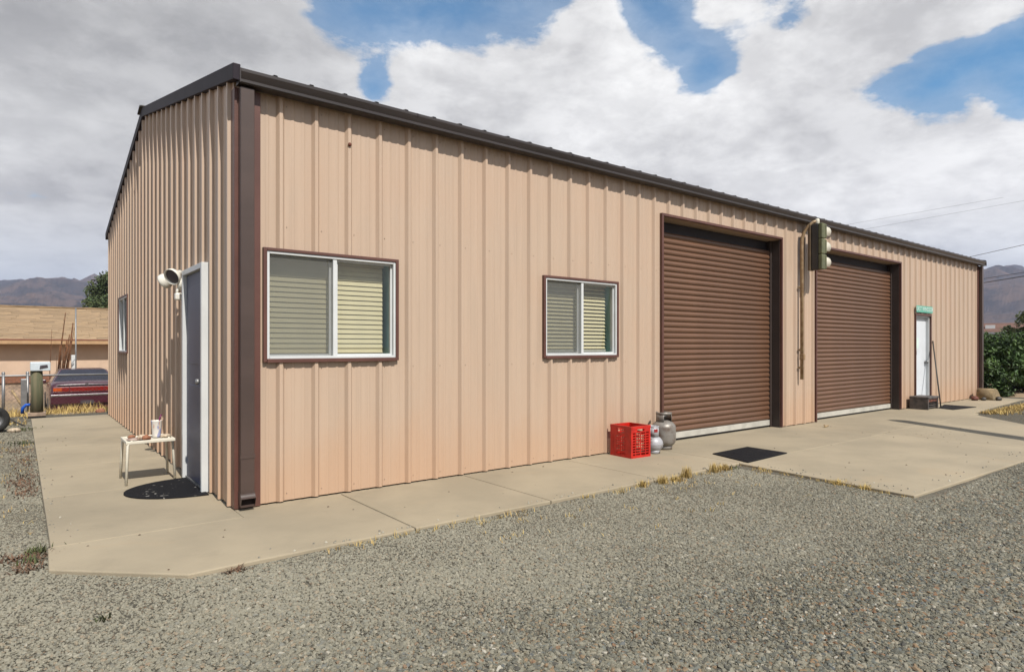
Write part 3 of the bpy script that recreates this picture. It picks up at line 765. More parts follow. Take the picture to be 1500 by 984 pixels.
# ------------------------------------------------------------------ things by the doors
def crate():
    cx, cy, w, d, h = 4.475, -.275, .33, .35, .375
    c = thing('milk_crate', 'bright red plastic crate standing against the wall beside the gas cylinders', 'crate', (cx, cy, 0))
    rot = Matrix.Translation((cx, cy, 0)) @ Matrix.Rotation(R(-3), 4, 'Z')
    def side(a, b, u, nrm, solid):
        # a panel of width 2*b centred at a, along unit u, thickness .012 outward
        m = MB()
        def bar(s0, s1, z0, z1, t0=0., t1=.012):
            P = [Vector(a) + Vector(u) * s + Vector(nrm) * t for s in (s0, s1) for t in (t0, t1)]
            xs_ = [p[0] for p in P]; ys_ = [p[1] for p in P]
            m.box(min(xs_), max(xs_), min(ys_), max(ys_), z0, z1)
        bar(-b, b, h - .035, h, -.004, .016); bar(-b, b, .0, .028, -.002, .014)
        bar(-b, -b + .03, .028, h - .035); bar(b - .03, b, .028, h - .035)
        if solid:
            bar(-b + .03, b - .03, .255, .29); bar(-b + .03, -.055, .29, h - .035); bar(.055, b - .03, .29, h - .035)
            bar(-b + .03, -.075, .028, .255, 0, .008); bar(.075, b - .03, .028, .255, 0, .008)
            for k in range(4): bar(-.075, .075, .06 + k * .05, .072 + k * .05, .001, .009)
            for k in range(4): bar(-.062 + k * .037, -.054 + k * .037, .028, .255, .0, .007)
        else:
            for k in range(9): bar(-b + .03, b - .03, .05 + k * .031, .062 + k * .031, .001, .010)
            for k in range(3): bar(-.09 + k * .085, -.078 + k * .085, .028, .30, .0, .007)
            bar(-b + .03, -.06, .31, h - .035); bar(.06, b - .03, .31, h - .035)
        m.xf(rot); m.build('side_panel', 'crate_red', c, bevel=.0)
    side((-w / 2 + .013, 0, 0), d / 2 - .014, (0, 1, 0), (-1, 0, 0), True); side((w / 2 - .013, 0, 0), d / 2 - .014, (0, 1, 0), (1, 0, 0), True)
    side((0, -d / 2 + .013, 0), w / 2, (1, 0, 0), (0, -1, 0), False); side((0, d / 2 - .013, 0), w / 2, (1, 0, 0), (0, 1, 0), False)
    m = MB()
    for k in range(7): m.box(-w / 2 + .02, w / 2 - .02, -d / 2 + .03 + k * .045, -d / 2 + .045 + k * .045, .002, .012)
    for k in range(6): m.box(-w / 2 + .03 + k * .05, -w / 2 + .045 + k * .05, -d / 2 + .02, d / 2 - .02, .003, .011)
    m.xf(rot); m.build('base_grid', 'crate_red', c)
crate()
def cylinder(c, r, hb, foot, k, matn, label, band=None):
    t = thing('gas_cylinder', label, 'gas cylinder', c, 'propane cylinders by the roll-up door')
    m = MB(); z0 = foot; cap = r * k
    pr = [(0, z0)] + [(r * math.sin(a), z0 + cap - cap * math.cos(a)) for a in [R(15 * i) for i in range(1, 7)]]
    pr += [(r, hb - cap)] + [(r * math.cos(a), hb - cap + cap * math.sin(a)) for a in [R(15 * i) for i in range(1, 6)]] + [(0, hb)]
    m.lathe(pr, c, 28); m.build('body', matn, t)
    m = MB(); m.lathe([(r * .68, .0), (r * .70, 0), (r * .72, foot + cap * .35), (r * .68, foot + cap * .35)], c, 24); m.build('foot_ring', matn, t)
    m = MB(); zz = (hb + foot) / 2; m.lathe([(r + .0005, zz - .006), (r + .003, zz), (r + .0005, zz + .006)], c, 28); m.build('weld_band', matn, t)
    return t
def collar(t, c, r, z0, z1, matn, a0, a1, th=.005):
    m = MB(); n = 18; vs = []; fs = []
    for i in range(n + 1):
        a = a0 + (a1 - a0) * i / n
        for rr in (r, r + th):
            for z in (z0, z1): vs.append((c[0] + rr * math.cos(a), c[1] + rr * math.sin(a), z))
    for i in range(n):
        o = 4 * i; fs += [(o, o + 1, o + 5, o + 4), (o + 2, o + 6, o + 7, o + 3), (o + 1, o + 3, o + 7, o + 5), (o, o + 4, o + 6, o + 2)]
    fs += [(0, 2, 3, 1), (4 * n, 4 * n + 1, 4 * n + 3, 4 * n + 2)]
    m.add(vs, fs, True); return m.build('collar', matn, t)
c1 = (5.20, -.205, 0); t1 = cylinder(c1, .152, .375, .02, .62, 'tank_grey', 'large grey propane cylinder in front of the roll-up door')
collar(t1, c1, .095, .355, .46, 'tank_grey', R(-60), R(40)); collar(t1, c1, .095, .355, .46, 'tank_grey', R(120), R(220))
k1 = collar(t1, c1, .088, .445, .475, 'tank_grey', R(100), R(400), .014)
m = MB(); m.lathe([(.022, .37), (.022, .41), (.03, .412), (.03, .43), (.012, .432), (.012, .445), (0, .445)], c1, 12); m.tube([(c1[0], c1[1], .405), (c1[0] - .05, c1[1] - .03, .405)], .014, 8); m.build('valve', 'valve_dark', t1)
c2 = (4.835, -.335, 0); t2 = cylinder(c2, .118, .222, .010, .88, 'tank_white', 'small rusty white propane cylinder between the red crate and the larger cylinder')
kc = collar(t2, c2, .062, .195, .335, 'tank_white', R(195), R(300)); collar(t2, c2, .062, .195, .335, 'tank_white', R(30), R(120)); collar(t2, c2, .058, .318, .338, 'tank_white', R(0), R(360), .010)
m = MB(); vs = []
for i in range(7):
    a = R(226) + R(42) * i / 6
    for z in (.265, .305): vs.append((c2[0] + .0685 * math.cos(a), c2[1] + .0685 * math.sin(a), z))
m.add(vs, [(2 * i, 2 * i + 2, 2 * i + 3, 2 * i + 1) for i in range(6)], True); m.build('red_emblem', 'logo_red', kc, label='dark red printed emblem')
m = MB(); m.lathe([(.018, .21), (.018, .255), (.026, .257), (.026, .275), (0, .278)], c2, 12); m.build('valve', 'valve_dark', t2)

def flat_mat(name, label, poly, z, h, mt_, cat='mat'):
    m = MB(); m.prism(poly, z, z + h, 'z'); o = m.build(name, mt_, None, bevel=.003, loc=(poly[0][0], poly[0][1], 0)); return tag(o, label, cat)
flat_mat('rubber_mat', 'black rectangular rubber mat lying in front of the near roll-up door', [(5.14, -1.44), (6.10, -1.385), (6.14, -.82), (5.33, -.845)], .001, .012, 'rubber_black')
arc = [(-.045 - .60 * math.sin(R(a)), 1.11 - .46 * math.cos(R(a))) for a in range(0, 181, 10)]
flat_mat('half_round_mat', 'black half-round doormat with pale flecks outside the entry door', arc[::-1], .001, .012, 'mat_flecked')
flat_mat('door_mat', 'dark worn doormat on the concrete before the white walk-in door', [(14.2, -.40), (14.0, -.74), (15.1, -.84), (15.2, -.20)], .001, .010, 'rubber_black')

# stool with its clutter
st = thing('metal_stool', 'small cream metal stool outside the entry door', 'stool', (-.36, 1.78, 0))
def leg(p0, p1, p2):
    m = MB(); m.tube([p0, p1, (Vector(p1) + (Vector(p2) - Vector(p1)) * .35) + Vector((0, 0, .012)), p2], .0125, 8); m.build('leg', 'stool_cream', st)
TZ = .415
for (bx_, by_, tx, ty, ix, iy) in ((-.575, 1.545, -.56, 1.565, -.52, 1.58), (-.575, 1.985, -.56, 1.96, -.52, 1.945), (-.145, 1.635, -.165, 1.655, -.205, 1.665), (-.155, 1.985, -.17, 1.955, -.21, 1.945)):
    leg((bx_, by_, 0.004), (tx, ty, TZ - .045), (ix, iy, TZ - .003))
m = MB(); m.box(-.575, -.155, 1.555, 1.575, TZ - .028, TZ); m.box(-.575, -.155, 1.955, 1.975, TZ - .028, TZ); m.box(-.575, -.555, 1.575, 1.955, TZ - .028, TZ); m.box(-.175, -.155, 1.575, 1.955, TZ - .028, TZ)
m.build('seat_frame', 'stool_cream', st, bevel=.004)
m = MB(); m.box(-.555, -.175, 1.575, 1.955, TZ - .012, TZ - .004); m.build('seat', 'stool_cream', st)
cp = thing('drinking_cup', 'pale patterned tumbler with a purple straw standing on the cream stool', 'cup', (-.295, 1.72, TZ))
m = MB(); m.lathe([(0, .003), (.034, .003), (.037, .02), (.050, .165), (.053, .172), (.048, .172), (.034, .01), (0, .008)], (-.295, 1.72, TZ - .002), 22); m.build('cup_body', 'cup_print', cp)
m = MB(); m.tube([(-.285, 1.725, TZ + .01), (-.265, 1.735, TZ + .19), (-.25, 1.74, TZ + .225)], .007, 7); m.build('straw', 'straw_purple', cp)
def pebble(name, label, cat, c, s, mt_, seed):
    m = MB(); r_ = 12; h_ = 7; vs = []; fs = []
    for j in range(h_ + 1):
        for i in range(r_):
            th, ph = math.pi * j / h_, 2 * math.pi * i / r_
            p = Vector((math.sin(th) * math.cos(ph), math.sin(th) * math.sin(ph), math.cos(th)))
            p *= 1 + .35 * noise.noise(p * 1.7 + Vector((seed, 0, 0))); vs.append((c[0] + p.x * s[0], c[1] + p.y * s[1], c[2] + (p.z + .8) * s[2]))
    for j in range(h_): fs += [(j * r_ + i, j * r_ + (i + 1) % r_, (j + 1) * r_ + (i + 1) % r_, (j + 1) * r_ + i) for i in range(r_)]
    m.add(vs, fs, True); return tag(m.build(name, mt_, None, loc=c), label, cat)
pebble('clay_rock', 'reddish brown rock on the front edge of the cream stool', 'rock', (-.40, 1.60, TZ), (.040, .035, .026), 'clay', 1)
pebble('sea_shell', 'pale shell resting behind the reddish rock on the cream stool', 'shell', (-.42, 1.67, TZ), (.05, .04, .026), 'shell', 2)
pebble('flat_shell', 'flat tan shell beside the tumbler on the cream stool', 'shell', (-.215, 1.69, TZ), (.05, .035, .018), 'shell', 5)
pebble('dark_pebble', 'small dark pebble at the back of the cream stool', 'rock', (-.50, 1.80, TZ), (.035, .03, .018), 'clay', 8)
m = MB(); m.lathe([(0, .002), (.05, .002), (.075, .012), (.073, .015), (.05, .006), (0, .006)], (-.49, 1.65, TZ - .003), 18); tag(m.build('saucer', 'plate', None, loc=(-.49, 1.65, TZ)), 'small pale dish at the left end of the cream stool', 'dish')

# step box, broom and carpet by the far door
sb = thing('step_box', 'low dark grey box step in front of the white walk-in door', 'step', (13.83, -.19, 0))
X0, X1, Y0, Y1, H_ = 13.58, 14.16, -.43, -.06, .27
m = MB(); m.box(X0, X1, Y0, Y1, H_ - .05, H_); m.build('tread', 'grey_plastic', sb, bevel=.012)
for (a, b, c_, d_) in ((X0, X0 + .04, Y0 + .01, Y1 - .01), (X1 - .04, X1, Y0 + .01, Y1 - .01)):
    m = MB(); m.box(a, b, c_, d_, 0, H_ - .052); m.build('side_panel', 'grey_plastic', sb, bevel=.006)
m = MB(); m.box(X0 + .042, X1 - .042, Y0 + .02, Y0 + .05, H_ - .11, H_ - .052); m.build('apron', 'rust', sb)
for k in range(3):
    m = MB(); z = .03 + k * .045; m.box(X0 + .042, X1 - .042, Y0 + .05, Y0 + .07, z, z + .018); m.build('rail', 'grey_plastic', sb)
m = MB(); m.box(X0 + .042, X1 - .042, Y1 - .05, Y1 - .03, .0, H_ - .052); m.build('back_panel', 'grey_plastic', sb)
m = MB(); m.tube([(14.36, -.40, .012), (14.97, -.048, 1.45)], .014, 8); tag(m.build('iron_bar', 'signal_dark', None, loc=(14.36, -.40, 0)), 'thin dark bar leaning against the wall right of the white walk-in door', 'bar')
# curled carpet and rocks at the far corner
m = MB(); arc_ = [(17.55, .0), (17.53, .12), (17.56, .24), (17.63, .28), (17.76, .28), (17.9, .25), (18.02, .17), (18.14, .07), (18.3, .03), (18.45, 0)]
m.prism(arc_, -.50, -.16, 'y', True)
tag(m.build('curled_carpet', 'tan_carpet', None, loc=(17.7, -.3, 0)), 'curled tan carpet offcut propped at the far corner of the building', 'carpet')
for i, (x, y, s, mm_) in enumerate(((17.2, -.22, .08, 'rust'), (17.36, -.36, .06, 'signal_dark'), (17.62, -.60, .07, 'signal_dark'))):
    pebble('scrap_lump', ('rusty scrap lump left of the curled carpet', 'small dark lump against the curled carpet', 'dark round lump in front of the curled carpet')[i], 'scrap', (x, y, 0), (s * 1.4, s, s * .75), mm_, 11 + i)
m = MB(); m.tube([(9.0, -.46, .012), (9.2, -.42, .014)], .014, 6); m.tube([(9.06, -.45, .02), (9.1, -.40, .03)], .008, 5); tag(m.build('wood_scrap', 'wood_pale', None, loc=(9.1, -.44, 0)), 'short splinter of wood on the concrete between the roll-up doors', 'wood')
# loose crumbs of gravel and leaf on the concrete
m = MB(); rnd = random.Random(5)
for k in range(90):
    if k < 35: x, y = rnd.uniform(5.2, 11), rnd.uniform(-3.2, -.4)
    elif k < 55: x, y = rnd.uniform(-1.1, 4.8), rnd.uniform(-1.3, -.15)
    elif k < 78: x, y = rnd.gauss(9.3, .5), rnd.gauss(-1.9, .25)
    else: x, y = rnd.uniform(-1.15, -.7), rnd.uniform(-.5, 6)
    s = rnd.uniform(.004, .013); a = rnd.uniform(0, 6.28)
    P = [(x + math.cos(a + q_ * 2.09) * s * rnd.uniform(.7, 1.6), y + math.sin(a + q_ * 2.09) * s, .0015) for q_ in range(3)] + [(x, y, s * .8)]
    m.add(P, [(0, 1, 3), (1, 2, 3), (2, 0, 3), (0, 2, 1)])
tag(m.build('concrete_crumbs', 'bark'), 'scattered crumbs of gravel and leaf on the concrete', 'debris', kind='stuff')

m = MB(); rnd = random.Random(8)
def spill(x, y):
    s = rnd.uniform(.004, .011); vs = []
    for k in range(5):
        a = k * 1.257 + rnd.uniform(-.3, .3); vs.append((x + math.cos(a) * s * rnd.uniform(.7, 1.3), y + math.sin(a) * s * rnd.uniform(.7, 1.2), .0012))
    o = len(vs); vs += [(p[0] * .55 + x * .45, p[1] * .55 + y * .45, s * rnd.uniform(.8, 1.2)) for p in vs[:5]]
    m.add(vs, [(k, (k + 1) % 5, o + (k + 1) % 5, o + k) for k in range(5)] + [tuple(range(o, o + 5)), (4, 3, 2, 1, 0)])
for k in range(70): spill(rnd.uniform(-.3, 4.9), -1.355 + abs(rnd.gauss(0, .05)))
for k in range(30): spill(-1.20 + abs(rnd.gauss(0, .05)), rnd.uniform(-.6, 5))
for k in range(50): spill(rnd.uniform(5.0, 11), -3.20 + abs(rnd.gauss(0, .10)))
for k in range(50): spill(rnd.uniform(4.95, 5.15) + abs(rnd.gauss(0, .05)), rnd.uniform(-3.1, -1.6))
tag(m.build('spilled_gravel', 'spill_stone'), 'gravel chips spilled over the edges of the concrete', 'gravel', kind='stuff')

# ------------------------------------------------------------------ grass
def blades(m, x, y, z, n, h, spread, lean, rnd, w=.004):
    for _ in range(n):
        a = rnd.uniform(0, 6.283); r_ = abs(rnd.gauss(0, spread)); hh = h * rnd.uniform(.5, 1.15)
        p = Vector((x + r_ * math.cos(a), y + r_ * math.sin(a), z)); b = rnd.uniform(0, 6.283); o = Vector((math.cos(b), math.sin(b), 0))
        side = Vector((-o.y, o.x, 0)) * w; le = lean * rnd.uniform(.3, 1.5)
        m.add([p - side, p + side, p + o * le * .45 + Vector((0, 0, hh * .65)) + side * .7, p + o * le + Vector((0, 0, hh)), p + o * le * .45 + Vector((0, 0, hh * .65)) - side * .7], [(0, 1, 2, 4), (4, 2, 3)])
rnd = random.Random(3)
tufts = [(3.32, -1.45, .055, .025, 'first dry grass tuft along the pavement edge, left of the broad tufts'), (3.60, -1.46, .065, .035, 'round dry grass tuft left of the broad straw tuft at the pavement edge'),
         (3.80, -1.47, .045, .08, 'broad low straw tuft at the pavement edge'), (4.02, -1.44, .10, .03, 'tallest dry grass tuft at the pavement edge below the red crate'),
         (4.48, -1.45, .085, .04, 'dry grass tuft halfway to the black rubber mat'), (4.66, -1.45, .06, .05, 'low dry grass tuft nearest the black rubber mat'),
         (4.93, -2.55, .03, .06, 'yellow grass tuft on the near edge of the wide apron'), (4.90, -2.80, .03, .05, 'yellow grass tuft closest to the apron corner')]
for (x, y, h, sp, lab) in tufts:
    m = MB(); blades(m, x, y, GZ, 120, h + .018, sp, .04, rnd, .0032)
    tag(m.build('grass_tuft', 'dry_grass', None, loc=(x, y, GZ)), lab, 'grass tuft', 'dry tufts along the concrete')
m = MB()
for k in range(95):
    x = rnd.uniform(.2, 5.0); blades(m, x, -1.40 - abs(rnd.gauss(0, .06)), GZ, rnd.randint(2, 9), rnd.uniform(.03, .06), .025, .03, rnd, .0025)
for k in range(60): blades(m, rnd.uniform(1.2, 5), -1.6 - abs(rnd.gauss(0, .35)), GZ, rnd.randint(3, 8), .035, .03, .03, rnd, .0025)
for k in range(40): t = rnd.random(); blades(m, 5.05 - .19 * t - .03, -1.4 - 1.8 * t, GZ, 5, .035, .03, .03, rnd, .0025)
for k in range(60): blades(m, -1.25 - abs(rnd.gauss(0, .3)), rnd.uniform(-.5, 6), GZ, 5, .03, .04, .03, rnd, .003)
tag(m.build('straw_fringe', 'dry_grass'), 'thin straw fringe growing where gravel meets concrete', 'dry grass', kind='stuff')
m = MB()
for (x, y, sx, sy, n) in ((-1.33, 2.55, .07, .30, 420), (-1.32, 1.9, .06, .16, 160), (-1.36, -.38, .10, .06, 300), (-1.33, -.62, .05, .05, 110), (-1.33, 3.9, .08, .3, 220), (-1.4, 4.9, .12, .2, 160), (-.36, -1.43, .03, .02, 60)):
    for _ in range(int(n * .65)): blades(m, rnd.gauss(x, sx), rnd.gauss(y, sy), GZ, 1, .030, .01, .05, rnd, .005)
tag(m.build('dead_weeds', 'dead_red'), 'reddish brown dead weeds matted along the left edge of the pavement', 'weeds', kind='stuff')
m = MB()
for (x, y, s, n) in ((-1.27, -.27, .04, 70), (-1.30, -.5, .03, 30), (-1.32, 5.6, .08, 60), (4.78, -1.43, .05, 40), (-1.35, 7.4, .12, 80), (-1.05, -1.75, .02, 12)):
    for _ in range(n): blades(m, rnd.gauss(x, s), rnd.gauss(y, s), GZ, 1, .05, .01, .03, rnd, .005)
tag(m.build('green_weeds', 'leaf_weed'), 'low green weeds at the left pavement edge', 'weeds', kind='stuff')
m = MB()
for k in range(13000):
    y = 9.35 + 9 * rnd.random() ** 1.25; x = rnd.uniform(-4.5, 2.2)
    if y < 10.2 and -1.35 < x < -.8: continue
    dn = noise.noise(Vector((x * .9, y * .9, 0)))
    if dn < -.25: continue
    h = (.06 + .16 * sstep(9.8, 12, y)) * (1 + dn)
    blades(m, x, y, gz(x, y) - .01, 1, max(.04, h), .01, .12, rnd, .006)
for k in range(3500):
    x, y = rnd.uniform(-3.8, -1.25), rnd.uniform(8.3, 12.2)
    if noise.noise(Vector((x * 1.1, y * 1.1, 5))) > -.15: blades(m, x, y, max(gz(x, y), GZ if y < 10 else -9) - .01, 1, .09 + .06 * rnd.random(), .01, .12, rnd, .006)
for k in range(1500): blades(m, rnd.uniform(13.8, 18.8), -1.25 - abs(rnd.gauss(0, .25)), GZ, 2, .07, .03, .05, rnd, .005)
tag(m.build('dry_grass', 'dry_grass'), 'dry yellow grass growing beyond the pavement and along the right verge', 'dry grass', kind='stuff')

# ------------------------------------------------------------------ left background
post = thing('wooden_post', 'thick weathered wooden post carrying a white box at the end of the pavement', 'post', (-1.12, 9.62, 0))
m = MB(); m.tube([(-1.12, 9.62, .06), (-1.115, 9.62, .45), (-1.125, 9.62, .86)], [.105, .10, .098], 14); pw_ = m.build('post_shaft', 'wood_grey', post)
m = MB(); m.box(-1.26, -.98, 9.50, 9.76, .005, .075); m.build('base_block', 'stone_tan', post, bevel=.01)
m = MB(); m.box(-1.22, -.91, 9.49, 9.78, .862, 1.03); bxo = m.build('meter_box', 'box_white', post, bevel=.015)
m = MB(); m.prism([(-1.08, .90), (-.95, .93), (-.96, .98), (-1.07, .965)], 9.478, 9.488, 'y'); m.build('vent', 'car_trim', bxo)
m = MB(); m.tube([(-1.34, 9.7, .06), (-1.33, 9.68, .16), (-1.28, 9.66, .22), (-1.22, 9.65, .22)], .028, 8); tag(m.build('blue_hose_guard', 'blue_plastic', None, loc=(-1.36, 9.7, 0)), 'bright blue plastic pipe bent against the wooden post', 'pipe')

# chain link fence
FY = 12.3
fence = thing('chain_link_fence', 'galvanised chain link fence in front of the parked car', 'fence', (-1.6, FY, gz(-1.6, FY)))
m = MB(); m.tube([(-5.5, FY, .70), (2.6, FY, .66)], .021, 8); m.build('top_rail', 'galv', fence)
for x in (-4.1, -1.66, -1.24, 1.9):
    m = MB(); m.tube([(x, FY, gz(x, FY) - .05), (x, FY, .74)], .030, 8); m.lathe([(.034, 0), (.03, .03), (0, .04)], (x, FY, .735), 8); m.build('post', 'galv', fence)
m = MB(); zb, zt = -.5, .66; sp = .085; x = -5.4 - (zt - zb)
def wire(a, b, dy):
    d = (Vector(b) - Vector(a)).normalized(); s = Vector((-d.z, 0, d.x)) * .0014
    a, b = Vector(a), Vector(b)
    m.add([a - s, b - s, b + s, a + s, a + Vector((0, dy, 0)), b + Vector((0, dy, 0))], [(0, 1, 2, 3), (0, 4, 5, 1), (3, 2, 5, 4)])
while x < 2.5:
    xa, za, xb_, zb2 = x, zb, x + (zt - zb), zt
    if xa < -5.4: za += -5.4 - xa; xa = -5.4
    if xb_ > 2.5: zb2 -= xb_ - 2.5; xb_ = 2.5
    wire((xa, FY, za), (xb_, FY, zb2), .003); wire((xa, FY + .004, zt + zb - za), (xb_, FY + .004, zt + zb - zb2), .003)
    x += sp
m.build('mesh', 'fence_wire', fence)
m = MB(); m.box(-1.36, -1.25, 11.9, 12.0, gz(-1.3, 12) - .02, .62); tag(m.build('utility_pedestal', 'galv', None, bevel=.01, loc=(-1.3, 11.95, -.2)), 'grey utility pedestal just behind the wooden post', 'pedestal')
m = MB(); m.tube([(-1.52, 13.4, .30), (-1.30, 13.2, -.12)], .03, 5); tag(m.build('leaning_plank', 'wood_pale', None, loc=(-1.4, 13.3, -.3)), 'weathered plank leaning behind the chain link fence', 'plank')
# trailer wheel at the left edge
wl = thing('trailer_wheel', 'small black trailer wheel standing at the left edge', 'wheel', (-1.70, 7.25, GZ))
cW = (-1.70, 7.25, GZ + .21)
M_ = Matrix.Translation(cW) @ Matrix.Rotation(R(18), 4, 'Z')
m = MB(); m.lathe([(.115, -.06), (.14, -.075), (.185, -.07), (.205, -.045), (.208, 0), (.205, .045), (.185, .07), (.14, .075), (.115, .06)], (0, 0, 0), 32, 'y'); m.xf(M_); m.build('tyre', 'tyre', wl)
m = MB(); m.lathe([(.118, -.06), (.11, -.05), (.105, -.02), (.06, -.03), (.045, -.045), (.02, -.05), (0, -.05)], (0, 0, 0), 24, 'y'); m.xf(M_); m.build('rim', 'wheel_steel', wl)
m = MB(); m.tube([(-1.70, 7.3, .16), (-1.73, 7.75, .16)], .025, 8); m.build('axle', 'rust', wl)
m = MB(); m.tube([(-1.58, 8.3, .14), (-1.30, 8.1, -.03)], .014, 6); tag(m.build('iron_rod', 'signal_dark', None, loc=(-1.4, 8.2, 0)), 'dark iron rod lying in the weeds behind the trailer wheel', 'rod')
pebble('pale_rock', 'pale yellowish rock beside the left pavement edge', 'rock', (-1.45, 7.2, GZ), (.09, .06, .04), 'shell', 21)
pebble('rust_brick', 'reddish rock at the far left corner of the metal building', 'rock', (-.06, 10.05, gz(-.06, 10.05)), (.09, .07, .07), 'clay', 22)

# ------------------------------------------------------------------ parked car (rear view)
def make_car():
    base = Vector((.16, 16.6, gz(.16, 17.5) + .06))
    car = thing('parked_car', 'dark maroon sedan parked behind the chain link fence, seen from the rear', 'car', base)
    hw = .89
    def P(x, y, z): return base + Vector((x, y, z))
    # lower body: rings across the width at stations along the length
    stn = [(0.00, .80, .30, .80), (.04, .86, .24, 1.0), (.25, .885, .20, 1.06), (.9, .89, .20, 1.06), (1.4, .89, .20, 1.0), (2.9, .89, .20, .96), (3.6, .88, .20, .90), (4.4, .85, .22, .78), (4.72, .74, .32, .62)]
    ring = lambda w, zb, zt: [(-w * .93, zb), (-w, zb + .12), (-w, (zb + zt) / 2 + .05), (-w * .955, zt - .04), (-w * .80, zt), (0, zt + .015), (w * .80, zt), (w * .955, zt - .04), (w, (zb + zt) / 2 + .05), (w, zb + .12), (w * .93, zb)]
    vs = []; fs = []
    for (y, w, zb, zt) in stn: vs += [P(x, y, z) for (x, z) in ring(w, zb, zt)]
    n = 11
    for i in range(len(stn) - 1): fs += [(i * n + k, i * n + k + 1, (i + 1) * n + k + 1, (i + 1) * n + k) for k in range(n - 1)] + [(i * n + n - 1, i * n, (i + 1) * n, (i + 1) * n + n - 1)]
    fs += [tuple(range(n)), tuple(range(len(vs) - 1, len(vs) - n - 1, -1))]
    m = MB(); m.add(vs, fs, True); body = m.build('body', 'car_maroon', car, bevel=.02)
    # greenhouse
    gs = [(.78, .74, 1.0), (1.42, .60, 1.35), (2.35, .60, 1.37), (3.15, .74, .97)]
    m = MB(); vs = []
    for (y, w, z) in gs: vs += [P(-w, y, z), P(w, y, z)]
    for (y, w, z) in gs[1:3]: vs += []
    b0 = [P(-.80, .72, 1.03), P(.80, .72, 1.03), P(.80, 3.3, .93), P(-.80, 3.3, .93)]
    t0 = [P(-.58, 1.38, 1.38), P(.58, 1.38, 1.38), P(.58, 2.4, 1.39), P(-.58, 2.4, 1.39)]
    m.add(b0 + t0, [(0, 1, 5, 4), (1, 2, 6, 5), (2, 3, 7, 6), (3, 0, 4, 7), (4, 5, 6, 7)]); m.build('roof', 'car_maroon', car, bevel=.05)
    def pane(a, b, c, d, name, mt_, off, ins=.08):
        ce = (a + b + c + d) / 4; nrm = (b - a).cross(d - a).normalized()
        q4 = [p + (ce - p) * ins + nrm * off for p in (a, b, c, d)]; back = [p - nrm * .012 for p in q4]
        m = MB(); m.add(q4 + back, [(0, 1, 2, 3), (7, 6, 5, 4), (0, 4, 5, 1), (1, 5, 6, 2), (2, 6, 7, 3), (3, 7, 4, 0)]); return m.build(name, mt_, car)
    pane(b0[0], b0[1], t0[1], t0[0], 'rear_window', 'car_glass', .012, .07)
    pane(b0[3], b0[0], t0[0], t0[3], 'side_window', 'car_glass', .012, .13); pane(b0[1], b0[2], t0[2], t0[1], 'side_window', 'car_glass', .012, .13)
    pane(b0[2], b0[3], t0[3], t0[2], 'windscreen', 'car_glass', .012, .07)
    # tail light band
    for (xa, xb_, mm_, nm) in ((-.80, -.42, 'tail_red', 'tail_light'), (.42, .80, 'tail_red', 'tail_light'), (-.415, .415, 'tail_red', 'reflector_band')):
        m = MB(); m.box(base.x + xa, base.x + xb_, base.y - .012, base.y + .08, base.z + .78, base.z + .92); t = m.build(nm, mm_, car, bevel=.012)
    for xa in (-.79, .60):
        m = MB(); m.box(base.x + xa, base.x + xa + .19, base.y - .018, base.y - .012, base.z + .81, base.z + .89); m.build('turn_signal', 'tail_amber', car)
    m = MB(); m.box(base.x - .86, base.x + .86, base.y - .07, base.y + .10, base.z + .42, base.z + .72); bp = m.build('bumper', 'car_maroon', car, bevel=.04)
    m = MB(); m.box(base.x - .85, base.x + .85, base.y - .084, base.y - .068, base.z + .66, base.z + .71); m.build('bumper_strip', 'car_chrome', bp, bevel=.006)
    m = MB(); m.box(base.x - .16, base.x + .16, base.y - .078, base.y - .071, base.z + .43, base.z + .53); m.build('number_plate', 'car_trim', bp)
    m = MB(); m.box(base.x - .70, base.x + .70, base.y - .01, base.y + .06, base.z + .965, base.z + .985); m.build('boot_trim', 'car_trim', car, bevel=.006)
    m = MB(); m.box(base.x - .04, base.x + .04, base.y + .0, base.y + .02, base.z + .995, base.z + 1.022); m.build('emblem', 'car_chrome', car)
    for x in (-.98, .98):
        m = MB(); m.box(base.x + x - .10, base.x + x + .10, base.y + 2.75, base.y + 2.88, base.z + .92, base.z + 1.04); m.build('side_mirror', 'car_maroon', car, bevel=.03)
    for y in (.95, 3.75):
        for x in (-.80, .80):
            c = (base.x + x, base.y + y, base.z + .30)
            m = MB(); m.lathe([(.19, -.09), (.27, -.10), (.305, -.07), (.31, 0), (.305, .07), (.27, .10), (.19, .09)], c, 24, 'x'); w_ = m.build('wheel', 'tyre', car)
            m = MB(); m.lathe([(0, -.105), (.10, -.10), (.19, -.095), (.19, .095), (.10, .10), (0, .105)], c, 20, 'x'); m.build('rim', 'wheel_steel', w_)
make_car()

